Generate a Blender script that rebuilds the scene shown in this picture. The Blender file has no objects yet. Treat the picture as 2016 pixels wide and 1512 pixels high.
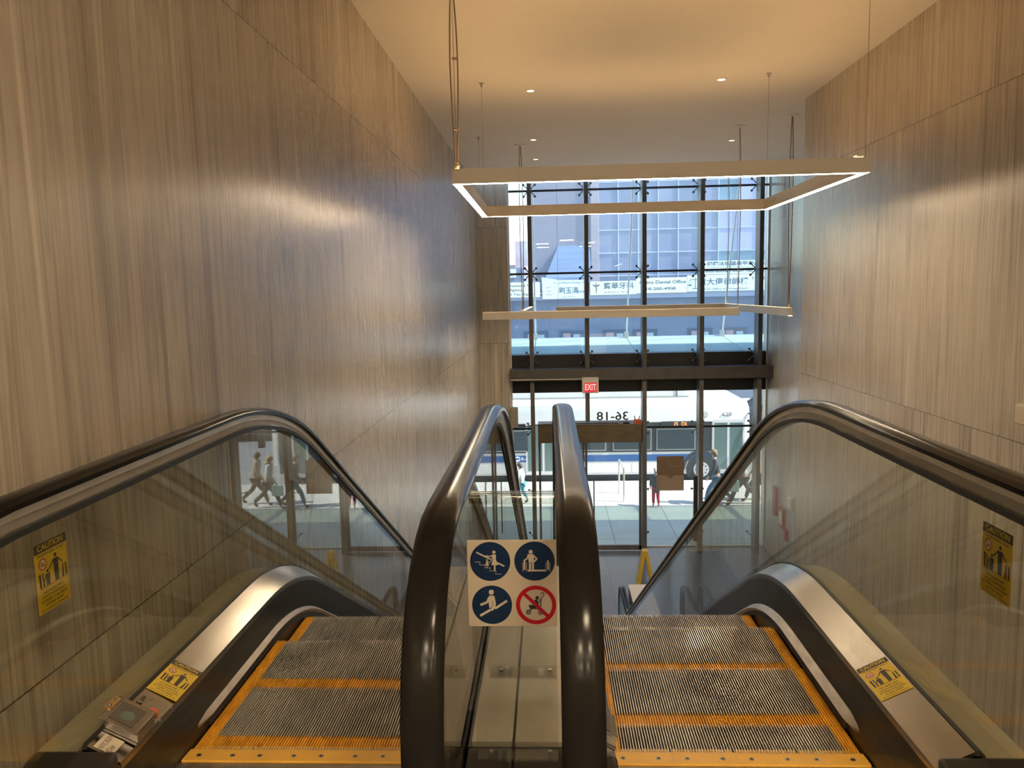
import bpy, bmesh, math, random
from math import sin, cos, pi, radians, sqrt, asin
from mathutils import Vector, Matrix
random.seed(7)
C = bpy.context.scene.collection
S = bpy.context.scene

# ---------------------------------------------------------------- camera, view, world, sun
PITCH, YAW, ROLL, F = 0.118, 0.048, -0.0215, 1525.0
fw = Vector((-sin(YAW)*cos(PITCH), cos(YAW)*cos(PITCH), -sin(PITCH)))
rt = Vector((cos(YAW), sin(YAW), 0)); up = rt.cross(fw)
r2 = rt*cos(ROLL)+up*sin(ROLL); u2 = -rt*sin(ROLL)+up*cos(ROLL)
cam = bpy.data.cameras.new('camera'); co = bpy.data.objects.new('camera', cam); C.objects.link(co)
cam.sensor_width = 36; cam.lens = 36*F/2016; cam.clip_start = 0.05; cam.clip_end = 500
M = Matrix((r2, u2, -fw)).transposed().to_4x4(); M.translation = Vector((0, 0, 1.5)); co.matrix_world = M
S.camera = co
S.view_settings.view_transform = 'Standard'; S.view_settings.look = 'None'
S.view_settings.exposure = 0.68; S.view_settings.gamma = 1.0; S.view_settings.use_curve_mapping = False
W = bpy.data.worlds.new('sky'); S.world = W; W.use_nodes = True
nt = W.node_tree; nt.nodes.clear()
sk = nt.nodes.new('ShaderNodeTexSky'); sk.sky_type = 'NISHITA'; sk.sun_disc = False
sk.sun_elevation = radians(48); sk.sun_rotation = radians(100); sk.air_density = 1.25; sk.dust_density = 0.15
bg = nt.nodes.new('ShaderNodeBackground'); bg.inputs[1].default_value = 0.33
ow = nt.nodes.new('ShaderNodeOutputWorld')
nt.links.new(sk.outputs[0], bg.inputs[0]); nt.links.new(bg.outputs[0], ow.inputs[0])
sl = bpy.data.lights.new('sun', 'SUN'); sl.energy = 7.5; sl.angle = radians(0.6); sl.color = (1, 0.95, 0.87)
so = bpy.data.objects.new('sun', sl); C.objects.link(so)
so.rotation_euler = Vector((0.75, -0.14, 0.80)).to_track_quat('Z', 'Y').to_euler(); so.location = (12, 10, 20)
UP_L, DOWN_L, FILL_L = 12.5, 29.0, 52.0           # lamp strips: warm uplight, white downlight; then the added fill panels
# ---------------------------------------------------------------- materials
MATS = {}
def mat(name, col=(.5,.5,.5), rough=.5, metal=0, emit=None, es=0, spec=.5, coat=0, aniso=0):
    if name in MATS: return MATS[name]
    m = bpy.data.materials.new(name); m.use_nodes = True
    b = m.node_tree.nodes['Principled BSDF']
    b.inputs['Base Color'].default_value = (*col, 1); b.inputs['Roughness'].default_value = rough
    b.inputs['Metallic'].default_value = metal; b.inputs['Specular IOR Level'].default_value = spec
    b.inputs['Coat Weight'].default_value = coat
    if aniso: b.inputs['Anisotropic'].default_value = aniso
    if emit: b.inputs['Emission Color'].default_value = (*emit, 1); b.inputs['Emission Strength'].default_value = es
    MATS[name] = m; return m
def bsdf(m): return m.node_tree.nodes['Principled BSDF']
def N(m, t, **k):
    n = m.node_tree.nodes.new(t)
    for a, v in k.items(): setattr(n, a, v)
    return n
def L(m, a, b): m.node_tree.links.new(a, b)
def ramp(m, stops):
    n = N(m, 'ShaderNodeValToRGB'); e = n.color_ramp.elements
    e[0].position, e[0].color = stops[0][0], (*stops[0][1], 1)
    e[1].position, e[1].color = stops[-1][0], (*stops[-1][1], 1)
    for p, c in stops[1:-1]:
        q = e.new(p); q.color = (*c, 1)
    return n
def math_(m, op, a, b=None):
    n = N(m, 'ShaderNodeMath', operation=op)
    for i, v in enumerate((a, b)):
        if v is None: continue
        if isinstance(v, (int, float)): n.inputs[i].default_value = v
        else: L(m, v, n.inputs[i])
    return n.outputs[0]
def noisy(name, c1, c2, scale=(3,3,3), rough=.5, metal=0, detail=4, lo=.35, hi=.65, bump=0, rvar=0, spec=.5):
    """procedural wear: two colours mixed by noise"""
    if name in MATS: return MATS[name]
    m = mat(name, c1, rough, metal, spec=spec); b = bsdf(m)
    g = N(m, 'ShaderNodeNewGeometry'); mp = N(m, 'ShaderNodeMapping'); mp.inputs['Scale'].default_value = scale
    L(m, g.outputs['Position'], mp.inputs['Vector'])
    no = N(m, 'ShaderNodeTexNoise'); no.inputs['Scale'].default_value = 1; no.inputs['Detail'].default_value = detail
    L(m, mp.outputs[0], no.inputs['Vector'])
    r = ramp(m, [(lo, c1), (hi, c2)]); L(m, no.outputs['Fac'], r.inputs[0]); L(m, r.outputs[0], b.inputs['Base Color'])
    if rvar:
        L(m, math_(m, 'MULTIPLY_ADD', no.outputs['Fac'], rvar), b.inputs['Roughness'])
        b.inputs['Roughness'].links[0].from_node.inputs[2].default_value = rough
    if bump:
        bp = N(m, 'ShaderNodeBump'); bp.inputs['Strength'].default_value = bump; bp.inputs['Distance'].default_value = .002
        L(m, no.outputs['Fac'], bp.inputs['Height']); L(m, bp.outputs[0], b.inputs['Normal'])
    return m
def stone():
    m = mat('vein_cut_stone', (.3,.25,.2), .3); b = bsdf(m)
    g = N(m, 'ShaderNodeNewGeometry'); sp = N(m, 'ShaderNodeSeparateXYZ'); L(m, g.outputs['Position'], sp.inputs[0])
    row = math_(m, 'FLOOR', math_(m, 'DIVIDE', math_(m, 'SUBTRACT', sp.outputs[2], .38), 2.52))
    off = math_(m, 'MULTIPLY', row, 13.7)
    def noise(sxy, sz, det, dist=0, rough=.55):
        cb = N(m, 'ShaderNodeCombineXYZ')
        L(m, math_(m, 'ADD', math_(m, 'MULTIPLY', sp.outputs[0], sxy), off), cb.inputs[0])
        L(m, math_(m, 'ADD', math_(m, 'MULTIPLY', sp.outputs[1], sxy), off), cb.inputs[1])
        L(m, math_(m, 'MULTIPLY', sp.outputs[2], sz), cb.inputs[2])
        no = N(m, 'ShaderNodeTexNoise'); no.inputs['Scale'].default_value = 1
        no.inputs['Detail'].default_value = det; no.inputs['Distortion'].default_value = dist; no.inputs['Roughness'].default_value = rough
        L(m, cb.outputs[0], no.inputs['Vector']); return no.outputs['Fac']
    n1 = noise(6.2, .24, 3, .8, .55); n2 = noise(38, .6, 4, .4, .62); n3 = noise(1.3, .1, 2)
    s = math_(m, 'ADD', math_(m, 'MULTIPLY', n1, .74), math_(m, 'ADD', math_(m, 'MULTIPLY', n2, .14), math_(m, 'MULTIPLY', n3, .12)))
    r = ramp(m, [(.34, (.30,.262,.21)), (.42, (.44,.39,.32)), (.465, (.55,.49,.405)), (.495, (.37,.325,.265)), (.53, (.54,.48,.395)), (.58, (.45,.40,.325)), (.66, (.66,.59,.49))])
    L(m, s, r.inputs[0])
    # thin pale crystalline flecks, elongated
    n4 = noise(14, 1.6, 6, 1.2, .7); fl = ramp(m, [(.66, (0,0,0)), (.74, (1,1,1))]); L(m, n4, fl.inputs[0])
    mx = N(m, 'ShaderNodeMixRGB'); mx.blend_type = 'MIX'; L(m, math_(m, 'MULTIPLY', fl.outputs[0], .4), mx.inputs[0])
    L(m, r.outputs[0], mx.inputs[1]); mx.inputs[2].default_value = (.68,.60,.50,1)
    # slab joints
    fz = math_(m, 'FRACT', math_(m, 'DIVIDE', math_(m, 'SUBTRACT', sp.outputs[2], .38), 2.52))
    j = math_(m, 'LESS_THAN', fz, .0022)
    m2 = N(m, 'ShaderNodeMixRGB'); L(m, j, m2.inputs[0]); L(m, mx.outputs[0], m2.inputs[1]); m2.inputs[2].default_value = (.06,.05,.045,1)
    L(m, m2.outputs[0], b.inputs['Base Color'])
    L(m, math_(m, 'ADD', math_(m, 'MULTIPLY', n2, .18), .19), b.inputs['Roughness'])
    bp = N(m, 'ShaderNodeBump'); bp.inputs['Strength'].default_value = .06; bp.inputs['Distance'].default_value = .002
    L(m, n2, bp.inputs['Height']); L(m, bp.outputs[0], b.inputs['Normal'])
    return m
def glass(name, tint, ior=1.5, haze=0.0, haze_col=(.8,.85,.9)):   # clear pane; window haze is put in as a pale translucent colour
    m = bpy.data.materials.new(name); m.use_nodes = True; MATS[name] = m
    t = m.node_tree; t.nodes.clear()
    o = N(m, 'ShaderNodeOutputMaterial'); tr = N(m, 'ShaderNodeBsdfTransparent'); tr.inputs[0].default_value = (*tint, 1)
    gl = N(m, 'ShaderNodeBsdfGlossy'); gl.inputs['Roughness'].default_value = 0.0
    g = N(m, 'ShaderNodeNewGeometry'); fr = N(m, 'ShaderNodeFresnel')
    L(m, math_(m, 'ADD', math_(m, 'MULTIPLY', g.outputs['Backfacing'], 1/ior-ior), ior), fr.inputs[0])
    mx = N(m, 'ShaderNodeMixShader'); L(m, fr.outputs[0], mx.inputs[0]); L(m, tr.outputs[0], mx.inputs[1]); L(m, gl.outputs[0], mx.inputs[2])
    last = mx.outputs[0]
    if haze:
        df = N(m, 'ShaderNodeBsdfTranslucent'); df.inputs[0].default_value = (*haze_col, 1)
        m2 = N(m, 'ShaderNodeMixShader'); m2.inputs[0].default_value = haze; L(m, last, m2.inputs[1]); L(m, df.outputs[0], m2.inputs[2]); last = m2.outputs[0]
    L(m, last, o.inputs[0]); return m
STONE = stone()
PAINT = noisy('ceiling_paint', (.78,.76,.72), (.80,.78,.74), (.6,.6,.6), .85, spec=.2)
STEEL = noisy('brushed_steel', (.38,.355,.325), (.30,.28,.25), (9,2.5,9), .16, 1, 5, bump=.03, rvar=.14)
STEEL_D = noisy('dull_steel', (.40,.38,.35), (.33,.31,.28), (12,4,12), .42, 1, 5)
ALU = noisy('satin_aluminium', (.74,.69,.61), (.66,.61,.54), (8,8,8), .42, .65)
ALUP = noisy('worn_aluminium_strip', (.42,.385,.35), (.32,.29,.26), (30,10,30), .42, .6)
RUBBER = mat('black_handrail_rubber', (.010,.009,.008), .17, spec=.16)
GASKET = mat('black_gasket', (.02,.02,.02), .5)
BLACK = noisy('black_plastic', (.018,.016,.014), (.03,.026,.022), (6,6,6), .38)
SKIRT = noisy('black_coated_skirt', (.012,.011,.010), (.035,.03,.025), (20,5,30), .28, .3)
CLAD = noisy('olive_cladding', (.50,.46,.33), (.43,.39,.28), (3,2,3), .5, .1)
CLEAT = noisy('ridged_tread_metal', (.66,.62,.56), (.40,.37,.33), (4,4,4), .34, .55)
GROOVE = noisy('dirty_groove', (.008,.007,.006), (.02,.014,.010), (40,40,40), .7)
ORANGE = noisy('worn_yellow_paint', (.86,.45,.035), (.60,.27,.02), (22,9,22), .45, 0, 6, lo=.45, hi=.72)
ORANGE_C = noisy('yellow_comb_plastic', (.88,.50,.07), (.80,.44,.06), (9,9,9), .42)
FIX = noisy('fixture_paint', (.80,.76,.70), (.78,.74,.68), (4,4,4), .5)
CABLE = mat('fabric_cable', (.35,.26,.17), .6); WIRE = mat('steel_wire', (.5,.45,.4), .3, 1)
FRAME = noisy('dark_bronze_frame', (.075,.068,.064), (.09,.082,.076), (5,5,5), .42, .35)
POSTF = noisy('grey_steel_post', (.16,.15,.145), (.13,.122,.118), (5,5,5), .4, .45)
BLK = mat('black_silicone', (.008,.008,.009), .5)
TILE = mat('floor_tile', (.17,.18,.2), .22)
WHITE = mat('white_paint', (.78,.76,.73), .5)
CREAM = noisy('sign_cream', (.42,.36,.28), (.39,.33,.255), (8,8,8), .45)
NAVY = mat('sign_navy', (.004,.016,.05), .4, spec=.2); RED = mat('sign_red', (.32,.006,.014), .4, spec=.2); INK = mat('sign_black', (.012,.012,.014), .5)
YEL = noisy('sticker_yellow', (.72,.50,.03), (.66,.45,.03), (30,30,30), .45)
STDK = mat('sticker_brown', (.06,.045,.03), .5); STIN = mat('sticker_ink', (.045,.035,.025), .5); STLT = mat('sticker_pale', (.75,.62,.42), .5)
G_BAL = glass('balustrade_glass', (.945,.95,.90), 1.62)
G_UP = glass('facade_glass_blue', (.86,.93,.98), 1.5, .085, (.60,.74,.90))
G_LOW = glass('facade_glass_clear', (.94,.98,.97), 1.5, .02, (.8,.9,.9))
G_ACR = glass('clear_acrylic', (.94,.95,.93), 1.49)
m = TILE; b = bsdf(m); g = N(m, 'ShaderNodeNewGeometry'); br = N(m, 'ShaderNodeTexBrick')
br.inputs['Color1'].default_value = (.12,.13,.16,1); br.inputs['Color2'].default_value = (.135,.145,.175,1); br.inputs['Mortar'].default_value = (.08,.08,.09,1)
br.inputs['Scale'].default_value = 1; br.inputs['Mortar Size'].default_value = .006; br.inputs['Brick Width'].default_value = 1.2; br.inputs['Row Height'].default_value = 1.2; br.offset = 0
L(m, g.outputs['Position'], br.inputs['Vector']); L(m, br.outputs['Color'], b.inputs['Base Color'])

# ---------------------------------------------------------------- mesh helpers
class MB:
    def __init__(s): s.v = []; s.f = []; s.mi = []
    def add(s, vs, fs, mi=0):
        o = len(s.v); s.v += [tuple(v) for v in vs]; s.f += [tuple(i+o for i in f) for f in fs]; s.mi += [mi]*len(fs); return s
    def box(s, x0, x1, y0, y1, z0, z1, mi=0):
        return s.add([(x,y,z) for z in (z0,z1) for y in (y0,y1) for x in (x0,x1)],
                     [(0,2,3,1),(4,5,7,6),(0,1,5,4),(2,6,7,3),(0,4,6,2),(1,3,7,5)], mi)
    def sweep(s, rings, mi=0, closed=True, cap=True):
        n = len(rings[0]); vs = [p for r in rings for p in r]; fs = []
        for i in range(len(rings)-1):
            for j in range(n if closed else n-1):
                a, b = i*n+j, i*n+(j+1) % n; fs.append((a, b, b+n, a+n))
        if cap: fs.append(tuple(range(n))[::-1]); fs.append(tuple((len(rings)-1)*n+k for k in range(n)))
        return s.add(vs, fs, mi)
    def tube(s, pts, r, n=8, mi=0):
        pts = [Vector(p) for p in pts]; rings = []
        ref = None
        for i, p in enumerate(pts):
            d = (pts[min(i+1,len(pts)-1)]-pts[max(i-1,0)]).normalized()
            if ref is None: ref = Vector((0,0,1)) if abs(d.z) < .9 else Vector((1,0,0))
            a = d.cross(ref).normalized(); b_ = a.cross(d).normalized(); ref = b_
            rr = r[i] if isinstance(r, (list, tuple)) else r
            rings.append([p+a*cos(2*pi*k/n)*rr+b_*sin(2*pi*k/n)*rr for k in range(n)])
        return s.sweep(rings, mi)
    def cyl(s, c, r, h, axis='z', n=24, mi=0, r1=None):
        c = Vector(c); ax = {'x':Vector((1,0,0)),'y':Vector((0,1,0)),'z':Vector((0,0,1))}[axis] if isinstance(axis, str) else Vector(axis).normalized()
        a = ax.orthogonal().normalized(); b_ = ax.cross(a); r1 = r if r1 is None else r1
        return s.sweep([[c+a*cos(2*pi*k/n)*rr+b_*sin(2*pi*k/n)*rr+ax*t for k in range(n)] for rr, t in ((r,0),(r1,h))], mi)
    def ball(s, c, r, n=10, mi=0, sc=(1,1,1)):
        c = Vector(c); rings = []
        for i in range(n//2+1):
            t = -pi/2+pi*i/(n//2); rr = max(cos(t), .02)
            rings.append([c+Vector((rr*cos(2*pi*k/n)*r*sc[0], rr*sin(2*pi*k/n)*r*sc[1], sin(t)*r*sc[2])) for k in range(n)])
        return s.sweep(rings, mi)
    def build(s, name, mats, parent=None, off=None, smooth=False, bevel=0):
        me = bpy.data.meshes.new(name)
        me.from_pydata(s.v, [], s.f)
        if not isinstance(mats, (list, tuple)): mats = [mats]
        for q in mats: me.materials.append(q)
        me.polygons.foreach_set('material_index', s.mi)
        bm = bmesh.new(); bm.from_mesh(me); bmesh.ops.recalc_face_normals(bm, faces=bm.faces); bm.to_mesh(me); bm.free()
        if smooth:
            me.polygons.foreach_set('use_smooth', [True]*len(me.polygons)); me.set_sharp_from_angle(angle=radians(38))
        me.update()
        return link(name, me, parent, off, bevel)
def link(name, me, parent=None, off=None, bevel=0):
    o = bpy.data.objects.new(name, me); C.objects.link(o)
    if parent: o.parent = parent
    if off == 'world':              # geometry given in world metres under a placed parent
        q = parent; t = Vector((0,0,0))
        while q: t += q.location; q = q.parent
        o.location = -t
    elif off: o.location = off
    if bevel:
        md = o.modifiers.new('bevel', 'BEVEL'); md.width = bevel; md.segments = 2; md.limit_method = 'ANGLE'
    return o
def tag(o, label=None, cat=None, group=None, kind=None):
    if label: o['label'] = label
    if cat: o['category'] = cat
    if group: o['group'] = group
    if kind: o['kind'] = kind
    return o
def empty(name, loc, label=None, cat=None, group=None, kind=None):
    o = bpy.data.objects.new(name, None); C.objects.link(o); o.location = loc; o.empty_display_size = .1
    return tag(o, label, cat, group, kind)
def copy_tree(o, parent=None):
    c = o.copy(); C.objects.link(c)
    if parent: c.parent = parent
    for ch in [q for q in bpy.data.objects if q.parent == o]: copy_tree(ch, c)
    return c
def struct(name, mb, mats, label, parent=None, **k):
    o = mb.build(name, mats, parent, **k); tag(o, label, 'building', kind='structure'); return o
def text_geo(txt, size, bold=0.0, align='CENTER'):
    cu = bpy.data.curves.new('t', 'FONT'); cu.body = txt; cu.size = size; cu.align_x = align; cu.align_y = 'CENTER'
    cu.offset = bold*size; cu.resolution_u = 3; cu.extrude = 0
    o = bpy.data.objects.new('t', cu); C.objects.link(o)
    dg = bpy.context.evaluated_depsgraph_get(); me = bpy.data.meshes.new_from_object(o.evaluated_get(dg))
    vs = [tuple(v.co) for v in me.vertices]; fs = [tuple(p.vertices) for p in me.polygons]
    bpy.data.objects.remove(o); bpy.data.curves.remove(cu); bpy.data.meshes.remove(me); return vs, fs
class Flat:
    """thin printed shapes on a plane: origin O, unit axes U, V, normal direction Nn"""
    def __init__(s, O, U, V, mirror=False):
        s.O = Vector(O); s.U = Vector(U).normalized(); s.V = Vector(V).normalized(); s.N = s.U.cross(s.V)
        if mirror: s.U = -s.U
        s.mb = MB()
    def P(s, u, v, n): return s.O+s.U*u+s.V*v+s.N*n
    def poly(s, pts, h=.0006, base=0.0, mi=0):
        s.k = getattr(s, 'k', 0)+1; h += s.k*4e-6; n = len(pts); vs = [s.P(u, v, base) for u, v in pts]+[s.P(u, v, base+h) for u, v in pts]
        s.mb.add(vs, [tuple(range(n)), tuple(range(n, 2*n))]+[(i, (i+1) % n, n+(i+1) % n, n+i) for i in range(n)], mi); return s
    def rect(s, u0, u1, v0, v1, **k): return s.poly([(u0,v0),(u1,v0),(u1,v1),(u0,v1)], **k)
    def disc(s, u, v, r, n=36, **k): return s.poly([(u+r*cos(2*pi*i/n), v+r*sin(2*pi*i/n)) for i in range(n)], **k)
    def ring(s, u, v, r0, r1, n=40, a0=0, a1=2*pi, h=.0006, base=0, mi=0):
        for i in range(n):
            a, b = a0+(a1-a0)*i/n, a0+(a1-a0)*(i+1)/n
            s.poly([(u+r0*cos(a), v+r0*sin(a)), (u+r1*cos(a), v+r1*sin(a)), (u+r1*cos(b), v+r1*sin(b)), (u+r0*cos(b), v+r0*sin(b))], h, base, mi)
        return s
    def line(s, pts, w, **k):
        for (a, b), (c, d) in zip(pts, pts[1:]):
            l = math.hypot(c-a, d-b) or 1; nx, ny = -(d-b)/l*w/2, (c-a)/l*w/2
            s.poly([(a+nx,b+ny),(c+nx,d+ny),(c-nx,d-ny),(a-nx,b-ny)], **k)
        return s
    def text(s, txt, size, u=0, v=0, bold=0.0, base=.0008, width=None, align='CENTER', mi=0):
        vs, fs = text_geo(txt, size, bold, align)
        if not vs: return s
        k = 1
        if width:
            w = max(p[0] for p in vs)-min(p[0] for p in vs); k = width/w if w else 1
        s.mb.add([s.P(u+p[0]*k, v+p[1], base) for p in vs], fs, mi); return s
    def build(s, name, mats, parent=None, off='world'):
        return s.mb.build(name, mats, parent, off if parent else None)

# ================================================================= THE ROOM
XL, XR, XR2, ZC, ZF = -1.52, 3.265, 4.86, 3.82, -4.4
struct('floor', MB().box(XL-.3, XR2+.3, -9, 1.45, -.35, 0), TILE, 'dark tiled floor of the upper landing')
struct('floor', MB().box(XL-.3, XR2+.3, 1.45, 17.6, ZF-.3, ZF), TILE, 'dark grey tiled floor of the entrance lobby below')
struct('wall_left', MB().box(XL-.3, XL, -9, 17.1, ZF, ZC), STONE, 'tall wall of vertically veined brown stone slabs on the left')
struct('wall_left', MB().box(XL-.3, -.86, 17.1, 17.75, ZF, 4.6), STONE, 'narrow veined stone return beside the left edge of the window')
struct('wall_right', MB().box(XR, XR+.3, -9, 10.2, ZF, ZC), STONE, 'tall wall of vertically veined brown stone slabs on the right')
struct('wall_right', MB().box(XR+.3, XR2+.3, 9.9, 10.2, ZF, ZC), STONE, 'hidden return of the right stone wall')
struct('wall_right', MB().box(XR2, XR2+.3, 10.2, 17.75, ZF, 4.6), STONE, 'recessed stone wall between the right corner and the window')
struct('wall_back', MB().box(XL-.3, XR+.3, -9.3, -9, 0, ZC), STONE, 'stone wall behind the upper landing')
struct('ceiling', MB().box(XL-.3, XR2+.3, -9.3, 16.3, ZC, ZC+.3).box(XL-.3, XR2+.3, 16.15, 17.75, 4.6, 4.8), PAINT, 'smooth cream painted ceiling')
# ledge edge under the upper floor
struct('trim_1', MB().box(XL, XR, 1.45, 1.5, -.35, -.01), BLACK, 'dark edge of the upper floor slab')

# ---- curtain wall: posts (fins), beam, glass bays
YP, YG = 16.95, 17.43
posts = [-.368, .851, 2.093, 3.327, 4.575]
bays = [-.86, -.378, .873, 2.149, 3.416, 4.696, 4.86]
def spider(cx, z, arms, post):
    mb = MB(); mb.box(cx-.03, cx+.03, YP+.34, YP+.38, z-.035, z+.035)
    for sx, sz in arms:
        e = (cx+sx*.125, YG-.06, z+sz*.125)
        mb.tube([(cx+sx*.03, YP+.36, z+sz*.02), (cx+sx*.075, YP+.39, z+sz*.07 if sz else z), e], [.013,.011,.009], 8)
        mb.ball(e, .028, 10); mb.cyl((e[0], e[1], e[2]), .012, .06, 'y', 8)
    return mb.build('spider_bracket', POSTF, post, 'world', True)
X4 = [(-1,-1),(-1,1),(1,-1),(1,1)]; X2 = [(-1,0),(1,0)]
ordinal = ['leftmost', 'second', 'middle', 'fourth', 'rightmost']
for i, px in enumerate(posts):
    e = empty('trim_%d' % (i+2), (px, YP, ZF), 'upper steel fin post of the window, %s of five' % ordinal[i], 'building', kind='structure')
    MB().box(px-.045, px+.045, YP, YP+.35, -.2, 4.6).build('upper_post', FRAME, e, 'world')
    for z in (3.70, 1.89, 0.02): spider(px, z, X4, e)
    if i != 1:
        MB().box(px-.045, px+.045, YP, YP+.35, ZF, -.47).box(px-.05, px+.05, YP-.004, YP+.354, -.50, -.456, 1).build('lower_post', [POSTF, BLK], e, 'world')
        arms = X4 if i != 2 else [(1,-1),(1,1)]
        if i == 0: arms = [(-1,-1),(-1,1)]
        spider(px, -1.60, arms, e)
        ar2 = X2 if i not in (0,2) else ([(-1,0)] if i == 0 else [(1,0)])
        spider(px, -3.02, ar2, e)
        spider(px, -4.15, [(a, 1) for a, _ in ar2], e)
    else:
        MB().box(px-.045, px+.045, YP+.1, YP+.35, -1.40, -.47).build('lower_post', POSTF, e, 'world')
struct('trim_7', MB().box(-.86, XR2, YP-.03, YP+.38, -.456, -.2), FRAME, 'dark horizontal steel beam across the window')
struct('trim_8', MB().box(-.86, XR2, YG, YG+.2, -.78, .08), BLK, 'black spandrel band behind the beam')
struct('trim_9', MB().box(-.86, XR2, YG-.03, YG+.05, ZF, ZF+.03).box(-.86, -.83, YG-.03, YG+.05, ZF, 4.6).box(XR2-.03, XR2, YG-.03, YG+.05, ZF, 4.6), ALU, 'slim frame at the edges of the glass')
for i in range(6):
    a, c = bays[i]+.008, bays[i+1]-.008
    w = empty('window_%d' % (i+1), (a, YG, ZF), 'full height glass bay of the street window, number counted from the left', 'window', kind='structure')
    w['label'] = 'glass bay of the street window, ' + ['narrow strip at the left edge', 'second bay over the door', 'third bay over the door', 'bay with the brown poster', 'bay left of the last post', 'sliver beside the right wall'][i]
    for z0, z1 in ((.08, 1.88), (1.91, 3.685), (3.715, 4.6)):
        MB().box(a, c, YG, YG+.016, z0, z1).build('glass_pane', G_UP, w, 'world')
    for z in (1.895, 3.70):
        MB().box(a-.008, c+.008, YG-.012, YG+.03, z-.022, z+.022).build('glazing_bar', BLK, w, 'world')
    if i in (1, 2):
        MB().box(a, c, YG, YG+.016, -1.45, -.78).build('glass_pane', G_LOW, w, 'world')
    else:
        MB().box(a, c, YG, YG+.016, ZF+.03, -1.62).build('glass_pane', G_LOW, w, 'world')
        MB().box(a, c, YG, YG+.016, -1.58, -.78).build('glass_pane', G_LOW, w, 'world')
        MB().box(a-.008, c+.008, YG-.012, YG+.03, -1.622, -1.578).build('glazing_bar', BLK, w, 'world')
# door with header box
HD = noisy('bronze_header', (.16,.125,.08), (.13,.10,.065), (4,4,8), .4, .5)
d = empty('door_1', (.9, 17.2, ZF), 'glass entrance doors under the bronze header box', 'door', kind='structure')
MB().box(-.26, 2.04, YP+.05, YG+.1, -1.86, -1.45).build('header_box', HD, d, 'world', bevel=.008)
for x0, x1 in ((-.26, .775), (.785, 2.04)):
    lf = MB().box(x0, x0+.05, 17.16, 17.2, ZF+.02, -1.86).box(x1-.05, x1, 17.16, 17.2, ZF+.02, -1.86).box(x0, x1, 17.16, 17.2, ZF+.02, ZF+.13).build('door_leaf', POSTF, d, 'world')
    MB().box(x0+.05, x1-.05, 17.172, 17.184, ZF+.13, -1.86).build('glass_pane', G_LOW, lf, 'world')
    hx = .975 if x0 > 0 else .62
    MB().tube([(hx, 17.10, -3.95), (hx, 17.10, -2.75)], .014, 8).build('pull_handle', BLACK, lf, 'world')
Fl = Flat((1.35, YG-.004, -1.30), (1,0,0), (0,0,1)); Fl.U = Vector((-1,0,0))
Fl.O = Vector((1.43, YG-.004, -1.345)); Fl.N = Vector((0,-1,0))
Fl.text('36-18', .27, 0, 0, .012, .0, width=.71); Fl.build('door_number', mat('number_dark', (.06,.06,.065), .5), d)
# black vertical pull bar on the pane by the fourth post
tag(MB().box(3.16, 3.25, 16.9, 16.94, -4.1, -2.62).build('door_bar', BLACK), 'tall black vertical bar leaning at the fourth window post', 'bar')
# exit sign
e = empty('exit_sign', (.90, YP-.12, -.66), 'lit red exit sign hanging under the beam above the door', 'sign')
MB().box(.72, 1.08, YP-.16, YP-.05, -.72, -.38).build('housing', mat('exit_housing', (.55,.52,.46), .5), e, 'world', bevel=.006)
MB().box(.765, 1.035, YP-.165, YP-.16, -.70, -.49).build('face', mat('exit_face', (.5,.03,.04), .4, emit=(.9,.05,.08), es=.35), e, 'world')
Fl = Flat((.90, YP-.1655, -.595), (1,0,0), (0,0,1)); Fl.text('EXIT', .19, 0, 0, .01, .0005, width=.24).build('lettering', mat('exit_letter', (.8,.6,.6), .4, emit=(1,.75,.75), es=.4), e)
tag(MB().tube([(-.84, YP-.06, -.42), (.72, YP-.06, -.42)], .011).tube([(-.84, YP-.06, -.42), (-.84, YP+.1, -.42)], .011).build('conduit_pipe', mat('conduit', (.55,.5,.42), .45), smooth=True), 'thin pale conduit running along the beam to the exit sign', 'pipe')
e = empty('junction_box', (-.80, YP+.02, -1.2), 'grey box on the stone return left of the door', 'box')
MB().box(-.86, -.70, YP+.0, YP+.16, -1.48, -1.05).build('housing', mat('grey_box', (.3,.27,.22), .5), e, 'world', bevel=.004)
MB().tube([(-.70, YP+.08, -1.46), (-.45, YP+.06, -1.48), (-.3, YP+.02, -1.44), (.3, YP+.02, -1.42), (1.5, YP+.02, -1.42)], .012).build('cable', BLACK, e, 'world', True)
tag(MB().box(1.88, 2.02, YP+.08, YP+.22, -1.45, -1.37).tube([(1.9,YP+.12,-1.37),(1.88,YP+.12,-1.28)], .01).tube([(1.97,YP+.12,-1.37),(2.0,YP+.12,-1.28)], .01).build('toolbox', mat('orange_red', (.6,.09,.03), .5)), 'small orange-red box lying on top of the door header', 'box')
tag(MB().ball((1.70, YP+.12, -1.43), .06, 12, sc=(1.5,1,.35)).build('smoke_detector', BLACK), 'black oval lump on top of the door header', 'detector')

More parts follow.
